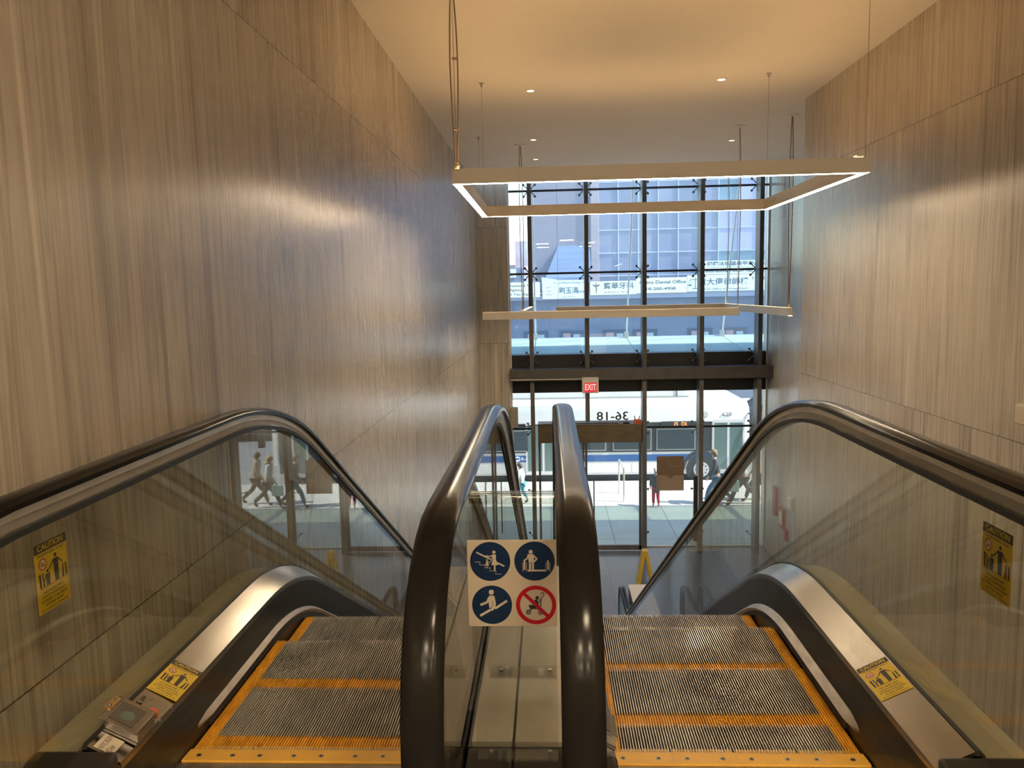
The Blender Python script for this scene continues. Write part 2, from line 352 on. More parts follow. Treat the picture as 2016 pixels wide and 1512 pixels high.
# alarms on the recessed wall
def wallbox(name, y, z, w, h, mt, label, cat, extra=None):
    e = empty(name, (XR2-.03, y, z), label, cat)
    MB().box(XR2-.05, XR2, y-w/2, y+w/2, z-h/2, z+h/2).build('housing', mt, e, 'world', bevel=.004)
    if extra: MB().box(XR2-.06, XR2-.05, y-w/3, y+w/3, z-h/3, z+h/3).build('plate', extra, e, 'world')
REDP = mat('alarm_red', (.38,.04,.035), .4)
wallbox('fire_alarm', 16.55, -3.10, .22, .62, REDP, 'tall red fire alarm panel on the right lobby wall', 'fire alarm')
wallbox('notice_frame', 16.05, -3.32, .28, .42, REDP, 'red framed white notice beside the fire alarm panel', 'notice', WHITE)
wallbox('pull_station', 15.75, -3.60, .14, .24, REDP, 'small red pull station lowest on the right lobby wall', 'fire alarm')
wallbox('wall_strobe', 15.5, -2.85, .26, .26, WHITE, 'white wall strobe box above the pull station', 'strobe', mat('strobe_lens', (.6,.62,.62), .2))

# poster (flat board) on the glass
e = empty('poster', (2.72, YG-.04, -2.9), 'brown paper poster taped to the glass right of the doors', 'poster')
PB = mat('poster_brown', (.23,.155,.10), .6)
MB().box(2.42, 3.03, YG-.03, YG-.012, -3.07, -2.27).build('sheet', PB, e, 'world')
Fl = Flat((2.42, YG-.0305, -3.07), (1,0,0), (0,0,1)); Fl.N = Vector((0,-1,0))
Fl.poly([(.0,0),(.61,0),(.61,.35),(.40,.35),(.31,.27),(.22,.35),(.0,.37)]); Fl.build('pale_lower_print', mat('poster_pale', (.40,.30,.23), .6), e)
Fl = Flat((2.42, YG-.0315, -3.07), (1,0,0), (0,0,1)); Fl.N = Vector((0,-1,0))
Fl.line([(.27,.72),(.30,.58),(.54,.56),(.56,.74)], .012)
Fl.build('faint_print', mat('poster_mark', (.34,.255,.2), .6), e)

# ================================================================= LAMPS
def bar_mesh(x0, y0, x1, y1, z, parent, name='light_bar', w=.075, h=.115, lit_down=True, upm='up_diffuser'):
    a, b_ = Vector((x0, y0, 0)), Vector((x1, y1, 0)); dd = (b_-a).normalized(); n = Vector((-dd.y, dd.x, 0))
    def bx(mb, e0, e1, hw, z0, z1, mi=0):
        p = [a+dd*e0, b_-dd*e1]; q = [p[0]-n*hw, p[1]-n*hw, p[1]+n*hw, p[0]+n*hw]
        mb.add([(v.x, v.y, zz) for zz in (z0, z1) for v in q], [(0,1,2,3),(4,5,6,7),(0,1,5,4),(1,2,6,5),(2,3,7,6),(3,0,4,7)], mi)
    mb = MB(); bx(mb, 0, 0, w/2, z+.006, z+h-.02)
    for s_ in (-1, 1):
        p = [a+n*s_*(w/2-.004), b_+n*s_*(w/2-.004)]; q = [p[0]-n*.004, p[1]-n*.004, p[1]+n*.004, p[0]+n*.004]
        mb.add([(v.x, v.y, zz) for zz in (z+h-.02, z+h) for v in q], [(0,1,2,3),(4,5,6,7),(0,1,5,4),(1,2,6,5),(2,3,7,6),(3,0,4,7)])
        mb.add([(v.x, v.y, zz) for zz in (z, z+.006) for v in q], [(0,1,2,3),(4,5,6,7),(0,1,5,4),(1,2,6,5),(2,3,7,6),(3,0,4,7)])
    for e0 in (a, b_-dd*.008):
        q = [e0-n*w/2, e0+dd*.008-n*w/2, e0+dd*.008+n*w/2, e0+n*w/2]
        mb.add([(v.x, v.y, zz) for zz in (z+h-.02, z+h) for v in q], [(0,1,2,3),(4,5,6,7),(0,1,5,4),(1,2,6,5),(2,3,7,6),(3,0,4,7)])
    o = mb.build(name, FIX, parent, 'world')
    if lit_down:
        mb = MB(); bx(mb, .004, .004, w/2-.008, z+.0025, z+.006); mb.build('white_diffuser', MATS['down_diffuser'], o, 'world')
    mb = MB(); bx(mb, .012, .012, w/2-.012, z+h-.021, z+h-.017); mb.build('warm_uplight_strip', MATS[upm], o, 'world')
    return o
mat('down_diffuser', (.9,.9,.9), .5, emit=(1.0,.79,.53), es=DOWN_L)
mat('up_diffuser', (.9,.85,.7), .5, emit=(1.0,.58,.23), es=UP_L); mat('up_diffuser_dim', (.9,.85,.7), .5, emit=(1.0,.62,.30), es=UP_L*.5)
def hang(x, y, z0, parent, rose=False, cords=0, dx=0):
    MB().tube([(x, y, z0), (x, y, ZC)], .0025, 6).build('suspension_wire', WIRE, parent, 'world')
    if rose: MB().cyl((x, y, ZC-.018), .085, .018, 'z', 28, r1=.09).build('ceiling_rose', FIX, parent, 'world', True)
    else: MB().cyl((x, y, ZC-.04), .012, .04, 'z', 12).cyl((x, y, ZC-.004), .03, .004, 'z', 16).build('wire_anchor', WIRE, parent, 'world', True)
    for k in range(cords):
        s = (-1)**k
        pts = [(x+s*.008+dx*(t/10)*.0+s*.03*sin(pi*t/10)*(.3+.7*t/10), y+.01*s, z0+(ZC-z0)*t/10) for t in range(11)]
        MB().tube(pts, .006, 8).build('power_cord', CABLE, parent, 'world', True)
def ring(y0, y1, x0, x1, z, label, rose_x):
    p = empty('pendant_lamp', ((x0+x1)/2, (y0+y1)/2, z), label, 'lamp', 'rectangular pendant frames under the ceiling')
    h = .0375
    bar_mesh(x0-h, y0, x1+h, y0, z, p); bar_mesh(x0-h, y1, x1+h, y1, z, p)
    bar_mesh(x0, y0+h, x0, y1-h, z, p); bar_mesh(x1, y0+h, x1, y1-h, z, p)
    for x, y in ((x0,y0),(x1,y0),(x0,y1),(x1,y1)):
        c = 2 if (x, y) == (x0, y0) else 0
        hang(x, y, z+.118, p, (x, y) == rose_x, c)
        if c:
            for zz in (z+.14, z+.42, z+.95): MB().box(x-.012, x+.022, y-.015, y+.02, zz, zz+.012).build('cable_tie', CABLE, p, 'world')
            MB().cyl((x, y, z+.118), .02, .05, 'z', 12, r1=.008).build('cord_grip', FIX, p, 'world', True)
        if (x, y) == (x1, y0): MB().cyl((x-.05, y, z+.118), .035, .012, 'z', 20).build('end_cap', FIX, p, 'world', True)
    return p
ring(6.25, 8.95, -.70, 2.46, 2.355, 'large lit rectangular pendant lamp frame nearest the camera', (-.70, 6.25))
ring(-4.2, -1.5, -.70, 2.46, 2.355, 'unseen rectangular pendant lamp frame added above the landing behind the camera', (-.70, -4.2))  # unseen copy of the pendant, added to light the landing
p = empty('pendant_lamp', (1.2, 13, 1.085), 'lower pinwheel pendant of four light bars in front of the window', 'lamp')
zz = 1.085
for q in ((-1.0, 11.95, 2.85, 11.73), (3.38, 11.02, 3.38, 14.95), (.16, 15.0, 3.42, 15.0), (-.40, 12.62, -.33, 16.0)):
    bar_mesh(*q, zz, p, lit_down=True, upm='up_diffuser_dim')
for x, y, rs, c in ((-1.0,11.95,0,0), (2.82,11.73,1,1), (3.38,11.1,1,2), (-.40,12.65,1,2), (3.38,14.9,0,1), (.2,15.0,0,0), (-.33,15.9,0,0)):
    hang(x, y, zz+.118, p, bool(rs), c)
PAN = None  # unseen glowing panels added to brighten the walls and lamp faces
for k, (x, y) in enumerate(((-.2,-3.2),(2.0,-3.2),(-.2,-6.2),(2.0,-6.2),(.9,-.9))):
    e = empty('fill_panel', (x, y, ZC), 'square fill panel added on the ceiling behind the camera', 'ceiling light', 'square fill panels added over the landing')
    if PAN is None: PAN = [MB().box(-.32,.32,-.32,.32,-.03,0).build('frame', FIX, e, None), MB().box(-.3,.3,-.3,.3,-.034,-.03).build('diffuser', mat('fill_panel_glow', (.9,.9,.85), .5, emit=(1.0,.77,.50), es=FILL_L), e)]
    else:
        for q in PAN: c = q.copy(); C.objects.link(c); c.parent = e
dl = None
for k, (x, y) in enumerate(((-.16,9.31),(1.98,9.1),(-.18,12.23),(-.17,14.0),(2.95,12.78))):
    nm = ['nearest the left wall cords', 'right of the nearer pendant', 'second in the left row', 'farthest in the left row', 'near the right corner'][k]
    e = empty('ceiling_downlight', (x, y, ZC), 'small round recessed ceiling light, '+nm, 'ceiling light', 'small round ceiling lights')
    if dl is None:
        dl = [MB().cyl((0,0,-.012), .055, .012, 'z', 28, r1=.062).build('trim_ring', FIX, e, None, True),
              MB().cyl((0,0,-.014), .042, .003, 'z', 24).build('lens', mat('downlight_lens', (.8,.8,.8), .4, emit=(1,.85,.65), es=1.2), e)]
    else:
        for q in dl: c = q.copy(); C.objects.link(c); c.parent = e

# ================================================================= ESCALATORS
YA, R1, RL, H = 3.15, 1.30, 1.5, 1.0
ZI0 = -R1*(1-cos(pi/6)); YI0 = YA+.5*R1; ZI1 = ZF+RL*(1-cos(pi/6)); YI1 = YI0+(ZI0-ZI1)/math.tan(pi/6); YB = YI1+.5*RL
def fr(y, ya=YA):
    """frame on the step nose line at y: (y, z, ny, nz)"""
    d_ = ya-YA; y = y-d_
    if y <= YA: r = (y, 0, 0, 1)
    elif y < YI0: a = asin((y-YA)/R1); r = (y, -R1+R1*cos(a), sin(a), cos(a))
    elif y <= YI1: r = (y, ZI0-(y-YI0)*math.tan(pi/6), .5, cos(pi/6))
    elif y < YB: a = asin((YB-y)/RL); r = (y, ZF+RL-RL*cos(a), sin(a), cos(a))
    else: r = (y, ZF, 0, 1)
    return (r[0]+d_, *r[1:])
def fr_s(y):
    # the frame normal on the lower arc points to the arc centre side (up, forward) like the incline
    return fr(y)
def ys(y0, y1):
    ks = {y0, y1}; 
    for a, b_, n in ((YA, YI0, 10), (YI1, YB, 10)):
        for k in range(n+1): ks.add(a+(b_-a)*k/n)
    return sorted(k for k in ks if y0 <= k <= y1)
def newel_frames():
    out = []; rr = .42
    for k in range(0, 15):         # upper end: from under, round the front, to the top
        a = -pi/2-.25+ (pi+.25)*k/14; ca, sa = -cos(a), sin(a)
        y = 1.80+ (ca if False else -abs(cos(a)) if a < pi/2 and a > -pi/2 else abs(cos(a)))*rr; z = .58+sa*rr
        out.append((y, z, (y-1.80)/rr, sa))
    return out
def hand_frames():
    fs = [(1.80+.10, .165, .0, -1)]
    for k in range(0, 17):
        a = -pi/2+pi*k/16; e = .86
        cy = -abs(cos(a))**e; sy = (1 if sin(a) > 0 else -1)*abs(sin(a))**e
        l = math.hypot(cos(a), sin(a)); fs.append((1.80+cy*.425, .585+sy*(H-.585), -cos(a)/l, sin(a)/l))
    for y in ys(1.9, 12.30):
        if y < 1.85: continue
        f = fr(y); fs.append((f[0]+f[2]*H, f[1]+f[3]*H, f[2], f[3]))
    for k in range(0, 17):
        a = pi/2-pi*k/16; cy = abs(cos(a))**.86; sy = (1 if sin(a) > 0 else -1)*abs(sin(a))**.86
        fs.append((12.35+cy*.425, ZF+.585+sy*(H-.585), cos(a), sin(a)))
    fs.append((12.25, ZF+.165, 0, -1))
    return fs
HF = hand_frames()
def sweep_prof(mb, frames, prof, mi=0):
    mb.sweep([[(x, f[0]+f[2]*h, f[1]+f[3]*h) for x, h in prof] for f in frames], mi); return mb
def prof_at(x, pts): return [(x+a, h) for a, h in pts]
HP = [(-.028,-.014),(-.041,-.010),(-.042,.004),(-.034,.014),(-.018,.019),(0,.020),(.018,.019),(.034,.014),(.042,.004),(.041,-.010),(.028,-.014)]
GP = [(-.024,-.014),(.024,-.014),(.024,-.036),(.019,-.042),(.017,-.064),(-.017,-.064),(-.019,-.042),(-.024,-.036)]
TP = [(-.013,-.064),(.013,-.064),(.013,-.080),(-.013,-.080)]
joints = [3.83+1.03*k for k in range(8)]
def glass_panels(x, parent):
    hg0, hg1 = .16, H-.06
    # first panel includes the rounded newel end
    def pan(top, bot):
        pl = top+bot[::-1]; n = len(pl); mb = MB()
        mb.add([(x-.005, a, b_) for a, b_ in pl]+[(x+.005, a, b_) for a, b_ in pl],
               [tuple(range(n))[::-1], tuple(range(n, 2*n))]+[(i, (i+1) % n, n+(i+1) % n, n+i) for i in range(n)])
        return mb.build('glass_panel', G_BAL, parent, 'world')
    nf = [f for f in HF[1:18]]
    top = [(f[0]-f[2]*.06, f[1]-f[3]*.06) for f in nf]
    yy = [y for y in ys(1.9, joints[0]-.004)]
    top += [(fr(y)[0]+fr(y)[2]*hg1, fr(y)[1]+fr(y)[3]*hg1) for y in yy]
    bot = [(fr(y)[0]+fr(y)[2]*hg0, fr(y)[1]+fr(y)[3]*hg0) for y in [1.81]+yy]
    pan(top, bot)
    for a, b_ in zip(joints, joints[1:]+[None]):
        if b_ is None:
            yy = ys(a+.004, 12.30)
            top = [(fr(y)[0]+fr(y)[2]*hg1, fr(y)[1]+fr(y)[3]*hg1) for y in yy]+[(f[0]-f[2]*.06, f[1]-f[3]*.06) for f in HF[-18:-1]]
            bot = [(fr(y)[0]+fr(y)[2]*hg0, fr(y)[1]+fr(y)[3]*hg0) for y in yy]
        else:
            yy = ys(a+.004, b_-.004)
            top = [(fr(y)[0]+fr(y)[2]*hg1, fr(y)[1]+fr(y)[3]*hg1) for y in yy]
            bot = [(fr(y)[0]+fr(y)[2]*hg0, fr(y)[1]+fr(y)[3]*hg0) for y in yy]
        pan(top, bot)
# one step (local: tread from x=0..TW, far nose at y=0, top z=0)
TW, TD, NC = .813, .40, 88
def step_meshes():
    t = MB()
    t.box(0, TW, -TD+.002, -.004, -.03, -.016)                       # groove floor
    t.box(.045, TW-.045, -TD+.002, -TD+.068, -.0162, -.010, 2)       # yellow strip in the grooves at the rear
    for k in range(NC):
        x = (k+.5)*TW/NC; mi = 1
        side = x < .045 or x > TW-.045
        t.box(x-.0016, x+.0016, -TD+.002, -TD+.068, -.017, 0, 2)
        t.box(x-.0016, x+.0016, -TD+.068, 0, -.017, 0, 2 if side else 1)
    t.box(0, .045, -TD+.002, -.004, -.0162, -.006, 2); t.box(TW-.045, TW, -TD+.002, -.004, -.0162, -.006, 2)
    r = MB(); prev = None
    rings = []
    for k in range(7):
        a = k/6; rings.append([(0, -.004-.05*a*a, -.012-.21*a), (TW, -.004-.05*a*a, -.012-.21*a), (TW, -.012-.05*a*a, -.012-.21*a), (0, -.012-.05*a*a, -.012-.21*a)])
    r.sweep(rings)
    for k in range(0, NC):
        x = (k+.5)*TW/NC
        r.box(x-.0016, x+.0016, -.006, .002, -.20, -.012, 1)
    r.box(0, .012, -TD, -.03, -.2, -.03); r.box(TW-.012, TW, -TD, -.03, -.2, -.03)
    return t, r
_t, _r = step_meshes(); STEP_T = STEP_R = None
def nosez(y): return fr(y, 3.2)[1]
def caution(O, U, V, w, h, parent, fold=False):
    """yellow caution sticker; O = lower-left corner"""
    O = Vector(O); U = Vector(U).normalized(); V = Vector(V).normalized(); Nn = U.cross(V)
    F0 = Flat(O, U, V); F0.rect(0, w, 0, h, h=.0006)
    st = F0.build('caution_sticker', YEL, parent); st['label'] = 'yellow caution sticker with black header and figures'
    F1 = Flat(O+Nn*.0007, U, V); F1.rect(0, w, h*.865, h, h=.0003).build('black_header', STDK, st)
    F2 = Flat(O+Nn*.0011, U, V); F2.text('CAUTION', h*.115, w/2, h*.932, .02, .0001, width=w*.80).build('caution_lettering', YEL, st)
    F3 = Flat(O+Nn*.0007, U, V)
    F3.text('PASSENGERS ONLY', h*.055, w/2, h*.825, .012, .0003, width=w*.84)
    for i, (s, ww) in enumerate((('NO BARE FEET',.62),('HOLD HANDRAIL',.72),('ATTEND CHILDREN',.82),('AVOID SIDES',.56),('NO WHEELED VEHICLES',.84))):
        F3.text(s, h*(.052 if i < 4 else .036), w/2, h*(.285-.062*i), .012, .0003, width=w*ww)
    F3.build('black_lettering', STIN, st)
    q = lambda a, b_: (a*w, b_*h)
    F4 = Flat(O+Nn*.0009, U, V)
    F4.rect(.10*w, .92*w, .355*h, .362*h, h=.0003)
    F4.disc(.62*w, .745*h, .042*w, 16, h=.0003); F4.poly([q(.54,.70),q(.70,.70),q(.69,.37),q(.57,.37)], h=.0003)
    F4.line([q(.56,.69),q(.40,.585)], .03*w, h=.0003).line([q(.68,.69),q(.82,.60)], .03*w, h=.0003)
    F4.disc(.35*w, .575*h, .035*w, 14, h=.0003); F4.poly([q(.28,.54),q(.42,.54),q(.41,.37),q(.30,.37)], h=.0003)
    F4.line([q(.29,.53),q(.24,.44)], .022*w, h=.0003)
    F4.poly([q(.08,.57),q(.14,.57),q(.15,.37),q(.10,.37)], h=.0003).poly([q(.18,.57),q(.215,.57),q(.245,.37),q(.20,.37)], h=.0003)
    F4.poly([q(.83,.57),q(.85,.57),q(.85,.37),q(.78,.37)], h=.0003).poly([q(.90,.57),q(.94,.55),q(.95,.37),q(.90,.37)], h=.0003)
    F4.build('figures', STIN, st)
    F5 = Flat(O+Nn*.0010, U, V); F5.disc(.22*w, .70*h, .10*w, 24, h=.0003).build('pale_disc', STLT, st)
    F6 = Flat(O+Nn*.0014, U, V); F6.ring(.22*w, .70*h, .095*w, .125*w, 24, h=.0003).line([q(.15,.735),q(.29,.665)], .02*w, h=.0004)
    F6.build('red_prohibition_ring', mat('sticker_red', (.45,.09,.04), .5), st)
    F7 = Flat(O+Nn*.0013, U, V); F7.line([q(.16,.69),q(.24,.69),q(.28,.73)], 0.012*w, h=.0003).disc(.18*w,.675*h,.015*w,10,h=.0003).disc(.24*w,.675*h,.015*w,10,h=.0003).build('pushchair_mark', STIN, st)
    return st
def control_box(x, parent, gx0, gx1):
    """emergency stop plate, key switch and covered button on the deck; x = deck centre"""
    def quad(mb, x0, x1, y0, y1, h0, h1, mi=0):
        f = lambda xx: .262-.05*((xx-gx0)/(gx1-gx0))
        mb.add([(x0,y0,f(x0)+h0),(x1,y0,f(x1)+h0),(x1,y1,f(x1)+h0),(x0,y1,f(x0)+h0),(x0,y0,f(x0)+h1),(x1,y0,f(x1)+h1),(x1,y1,f(x1)+h1),(x0,y1,f(x0)+h1)],
               [(0,1,2,3),(4,5,6,7),(0,1,5,4),(1,2,6,5),(2,3,7,6),(3,0,4,7)], mi)
        return mb
    pl = quad(MB(), x-.047, x+.048, 2.056, 2.27, .0005, .0035).build('switch_plate', STEEL, parent, 'world', bevel=.001)
    bx = quad(MB(), x-.048, x+.05, 2.065, 2.165, .003, .038).build('stop_button_box', STEEL_D, parent, 'world', bevel=.003)
    quad(MB(), x-.052, x+.054, 2.051, 2.169, .038, .044).build('hinged_cover', STEEL, bx, 'world', bevel=.002)
    quad(MB(), x-.034, x+.034, 2.066, 2.15, .0445, .0455).build('clear_window', mat('smoked_window', (.10,.085,.07), .25), bx, 'world')
    fz = .262-.05*(x+.004-gx0)/(gx1-gx0)
    MB().cyl((x+.004, 2.10, fz+.0452), .021, .0012, (.445,0,.895), 24).build('green_disc', mat('dull_green', (.10,.15,.11), .5), bx, 'world')
    quad(MB(), x-.062, x-.042, 2.095, 2.155, .044, .047).build('hinge', mat('brass', (.6,.42,.2), .35, 1), bx, 'world')
    for yy in (2.11, 2.14): MB().ball((x-.052, yy, .262-.05*(x-.052-gx0)/(gx1-gx0)+.048), .005, 10).build('rivet', STEEL, bx, 'world', True)
    f = lambda xx: .262-.05*((xx-gx0)/(gx1-gx0))
    b1 = MB().cyl((x+.022, 2.205, f(x+.022)+.003), .0165, .008, (.445,0,.895), 24).cyl((x+.022, 2.205, f(x+.022)+.008), .012, .006, (.445,0,.895), 20).build('orange_button', mat('orange_button', (.55,.13,.05), .45), pl, 'world', True)
    k = quad(MB(), x-.032, x-.024, 2.19, 2.255, .004, .007).build('key_slot', STDK, pl, 'world')
    MB().cyl((x-.028, 2.222, f(x-.028)+.004), .009, .006, (.445,0,.895), 16).build('key_switch', STEEL, pl, 'world', True)
    for sx, sy in ((.05,2.19),(.05,2.262),(-.012,2.262),(-.012,2.19)): MB().cyl((x+sx, sy, f(x+sx)+.003), .0035, .002, (.445,0,.895), 10).build('screw', STEEL_D, pl, 'world')
    # paper id label
    U = Vector((.25, -.97, 0)).normalized()
    lb = quad(MB(), x-.035, x+.018, 1.988, 2.052, .0006, .0012).build('id_label', mat('label_paper', (.66,.58,.44), .6), parent, 'world')
    lb['label'] = 'cream paper label reading NYC ELEV ID#'
    V = Vector((.895, 0, -.445)); F9 = Flat((x-.008, 2.02, f(x-.008)+.0022), (0,1,0), (-V.x, 0, -V.z)); F9.N = Vector((.445,0,.895))
    F9.text('NYC ELEV', .020, 0, .010, .0, 0, width=.060).text('ID#', .020, -.016, -.014, .0, 0)
    F9.build('lettering', STIN, lb)
def escalator(tx0, tx1, hx0, hx1, J, outer, label):
    """tx: tread edges, hx: handrail centres, J: y of a step joint, outer: -1 left wall side / +1 right side"""
    global STEP_T, STEP_R
    root = empty('escalator', ((tx0+tx1)/2, 2.4, 0), label, 'escalator', None)
    # steps
    k = 0; y = J
    while y < 12.1:
        if k == 0:
            STEP_T0 = _t.build('step', [GROOVE, CLEAT, ORANGE], root) if STEP_T is None else None
            if STEP_T is None:
                STEP_T = STEP_T0; STEP_R = _r.build('riser', [GROOVE, CLEAT], STEP_T)
                s = STEP_T
            else: s = copy_tree(STEP_T, root)
        else: s = copy_tree(STEP_T, root)
        s.location = Vector((tx0, y, nosez(y)))-root.location
        y += TD; k += 1
    # comb
    for k in range(4):
        a = tx0+k*.20325; b_ = a+.2028
        mb = MB(); mb.sweep([[(x, yy, zz) for yy, zz in ((2.305,.0),(2.305,.012),(2.37,.008),(2.384,.002),(2.384,-.004),(2.305,-.006))] for x in (a, b_)])
        for q in range(22):
            xx = a+(q+.0)*TW/NC+TW/NC
            if xx < b_-.001: mb.box(xx-.0018, xx+.0018, 2.38, 2.40, -.008, .002)
        cs = mb.build('comb_segment', ORANGE_C, root, 'world')
        for xx in (a+.045, b_-.045): MB().cyl((xx, 2.335, .0095), .0085, .0018, 'z', 14).cyl((xx, 2.335, .0113), .004, .0006, 'z', 6, mi=1).build('screw', [STEEL_D, BLK], cs, 'world')
    MB().box(tx0-.01, tx1+.01, 1.45, 2.303, -.03, .006).build('landing_plate', STEEL_D, root, 'world')
    mb = MB()
    for q in range(40): mb.box(tx0+q*.0205, tx0+q*.0205+.012, 1.45, 2.28, .006, .009)
    mb.build('landing_ribs', STEEL_D, root, 'world')
    MB().box(tx0-.01, tx1+.01, 12.05, 13.2, ZF-.01, ZF+.01).build('landing_plate', STEEL_D, root, 'world')
    for sgn, hx, te in ((-1, hx0, tx0), (1, hx1, tx1)):
        gx = hx-.03*sgn if sgn == outer else hx
        glass_panels(gx, root)
        sweep_prof(MB(), HF, prof_at(hx, HP)).build('handrail', RUBBER, root, 'world', True)
        sweep_prof(MB(), HF, prof_at(hx, GP)).build('handrail_guide', ALU, root, 'world', True)
        sweep_prof(MB(), HF, prof_at((hx+gx)/2, [(-.026,-.064),(.026,-.064),(.026,-.080),(-.026,-.080)] if gx != hx else TP)).build('glass_edge_trim', GASKET, root, 'world', True)
        F_ = [fr(y) for y in ys(1.98, 12.2)]
        gi = gx-sgn*.008; ie = te+sgn*(.028 if hx > 1 else .004)
        # stainless inner deck, falling towards the steps, with a folded lip
        P_ = [(gi-sgn*.012,.262),(ie,.212),(ie-sgn*.001,.206),(ie-sgn*.001,.190),(ie+sgn*.004,.190),(ie+sgn*.004,.204),(gi-sgn*.012,.250)]
        sweep_prof(MB(), F_, P_).build('inner_deck', STEEL, root, 'world', True)
        sweep_prof(MB(), F_, [(gi,.268),(gi-sgn*.012,.266),(gi-sgn*.012,.25),(gi,.25)]).build('deck_gasket', GASKET, root, 'world', True)
        Fs = [fr(y) for y in ys(1.9, 12.3)]
        sweep_prof(MB(), Fs, [(te+sgn*.004,-.14),(te+sgn*.004,.0),(ie+sgn*.002,.205),(ie+sgn*.008,.205),(te+sgn*.016,-.14)]).build('skirt_panel', SKIRT, root, 'world', True)
        # skirt brush guard with tapered ends
        fb = ys(2.43, 12.0); rings = []
        for y in fb+[]:
            t = min(1, max(.0, (y-2.43)/.08)); f = fr(y); w = .028*t
            rings.append([(te+sgn*.012, f[0]+f[2]*.045, f[1]+f[3]*.045), (te+sgn*.012-sgn*w*.7, f[0]+f[2]*.040, f[1]+f[3]*.040), (te+sgn*.012-sgn*w, f[0]+f[2]*.052, f[1]+f[3]*.052), (te+sgn*.014, f[0]+f[2]*(.072 if t > .5 else .058), f[1]+f[3]*(.072 if t > .5 else .058))])
            if y == fb[0]:
                for dy in (.02,.05,.08):
                    t = dy/.08; f = fr(y+dy); w = .028*sqrt(t)
                    rings.append([(te+sgn*.012, f[0], .045), (te+sgn*.012-sgn*w*.7, f[0], .040), (te+sgn*.012-sgn*w, f[0], .052), (te+sgn*.014, f[0], .058+.014*t)])
        bg_ = MB().sweep(rings).build('brush_guard', ALUP, root, 'world', True)
        mb = MB(); ybs = [y for y in ys(2.5, 12.0)]
        sweep_prof(mb, [fr(y) for y in ybs], [(te+sgn*.008,.040),(te-sgn*.008,.040),(te-sgn*.012,.018),(te+sgn*.006,.018)])
        mb.build('bristle_strip', GASKET, bg_, 'world')
        # black newel cap at the top end
        xa, xb = sorted((ie, hx+sgn*.10 if sgn == outer else hx-sgn*.0+sgn*.005))
        cap = [(1.978,.252),(1.93,.244),(1.82,.205),(1.65,.165),(1.45,.12),(1.36,.06),(1.34,.0),(1.978,.0)]
        MB().sweep([[(x, a, b_) for a, b_ in cap] for x in (xa, xb)]).build('newel_cap', BLACK, root, 'world', True, bevel=.012)
        MB().sweep([[(x, 2*0+12.2+(1.978-a), ZF+b_) for a, b_ in cap] for x in (xa, xb)]).build('newel_cap', BLACK, root, 'world', True)
        if sgn == outer:
            go = gx+sgn*.008; oe = hx+sgn*.095
            sweep_prof(MB(), F_, [(go,.250),(oe-sgn*.006,.250),(oe,.244),(oe,-.02),(oe-sgn*.01,-.02),(oe-sgn*.01,.236),(go,.236)]).build('outer_deck', CLAD, root, 'world', True)
            Ft = [fr(y) for y in ys(1.5, 12.9)]
            sweep_prof(MB(), Ft, [(oe,-.02),(oe,-.85),(oe-sgn*.02,-.85),(oe-sgn*.02,-.02)]).build('truss_cladding', CLAD, root, 'world', True)
    lo, hi = (hx0-.09, hx1) if outer < 0 else (hx0, hx1+.09)
    Ft = [fr(y) for y in ys(1.5, 10.6)]
    sweep_prof(MB(), Ft, [(lo,-.83),(hi,-.83),(hi,-.85),(lo,-.85)]).build('truss_underside', CLAD, root, 'world', True)
    return root
LE = escalator(-1.2135, -.4005, -1.36, -.252, 2.400, -1, 'left escalator going down beside the left stone wall')
RE = escalator(.173, .986, .056, 1.165, 2.555, 1, 'right escalator going down, on the side of the right stone wall')
# stickers on the decks and glass
def deck_axes(glx, gz, inx, iz):   # axis pointing from glass to inner edge
    return Vector((inx-glx, 0, iz-gz)).normalized()
a = deck_axes(-1.310, .262, -1.2095, .212)
caution(Vector((-1.310, 2.30, .2635))+a*.002, a, (0,1,0), .105, .19, LE)
a = deck_axes(1.115, .262, 1.014, .212)
caution(Vector((1.014, 2.32, .2135))-a*.002, -a, (0,1,0), .105, .20, RE)
a = deck_axes(.076, .262, .169, .212)
caution(Vector((.076, 2.31, .2635))+a*.002, a, (0,1,0), .095, .19, RE)
caution((-1.354, 1.90, .675), (0,1,0), (0,0,1), .135, .19, LE)
caution((1.159, 2.075, .675), (0,-1,0), (0,0,1), .135, .19, RE)
control_box(-1.262, LE, -1.310, -1.2095)
control_box(.124, RE, .076, .169)

# centre deck between the two inner balustrades
cd = empty('centre_deck', (-.1, 2.05, .25), 'flat metal cover between the two escalators', 'deck')
F_ = [fr(y) for y in ys(2.03, 12.2)]
for x0, x1 in ((-.232, -.118), (-.110, .046)):
    sweep_prof(MB(), F_, [(x0,.252),(x1,.252),(x1,.235),(x0,.235)]).build('deck_plate', noisy('centre_plate', (.50,.45,.37), (.40,.35,.28), (6,3,6), .35, .85, 5, rvar=.2), cd, 'world', True)
sweep_prof(MB(), F_, [(-.243,.236),(.048,.236),(.048,-.83),(-.243,-.83)]).build('dark_base', BLACK, cd, 'world')
for x0, x1 in ((-.243, -.118), (-.112, .046)):
    MB().sweep([[(x, a, b_) for a, b_ in ((2.028,.236),(1.9,.225),(1.7,.18),(1.5,.12),(1.42,0),(2.028,0))] for x in (x0, x1)]).build('end_cover', BLACK, cd, 'world', True, bevel=.004)
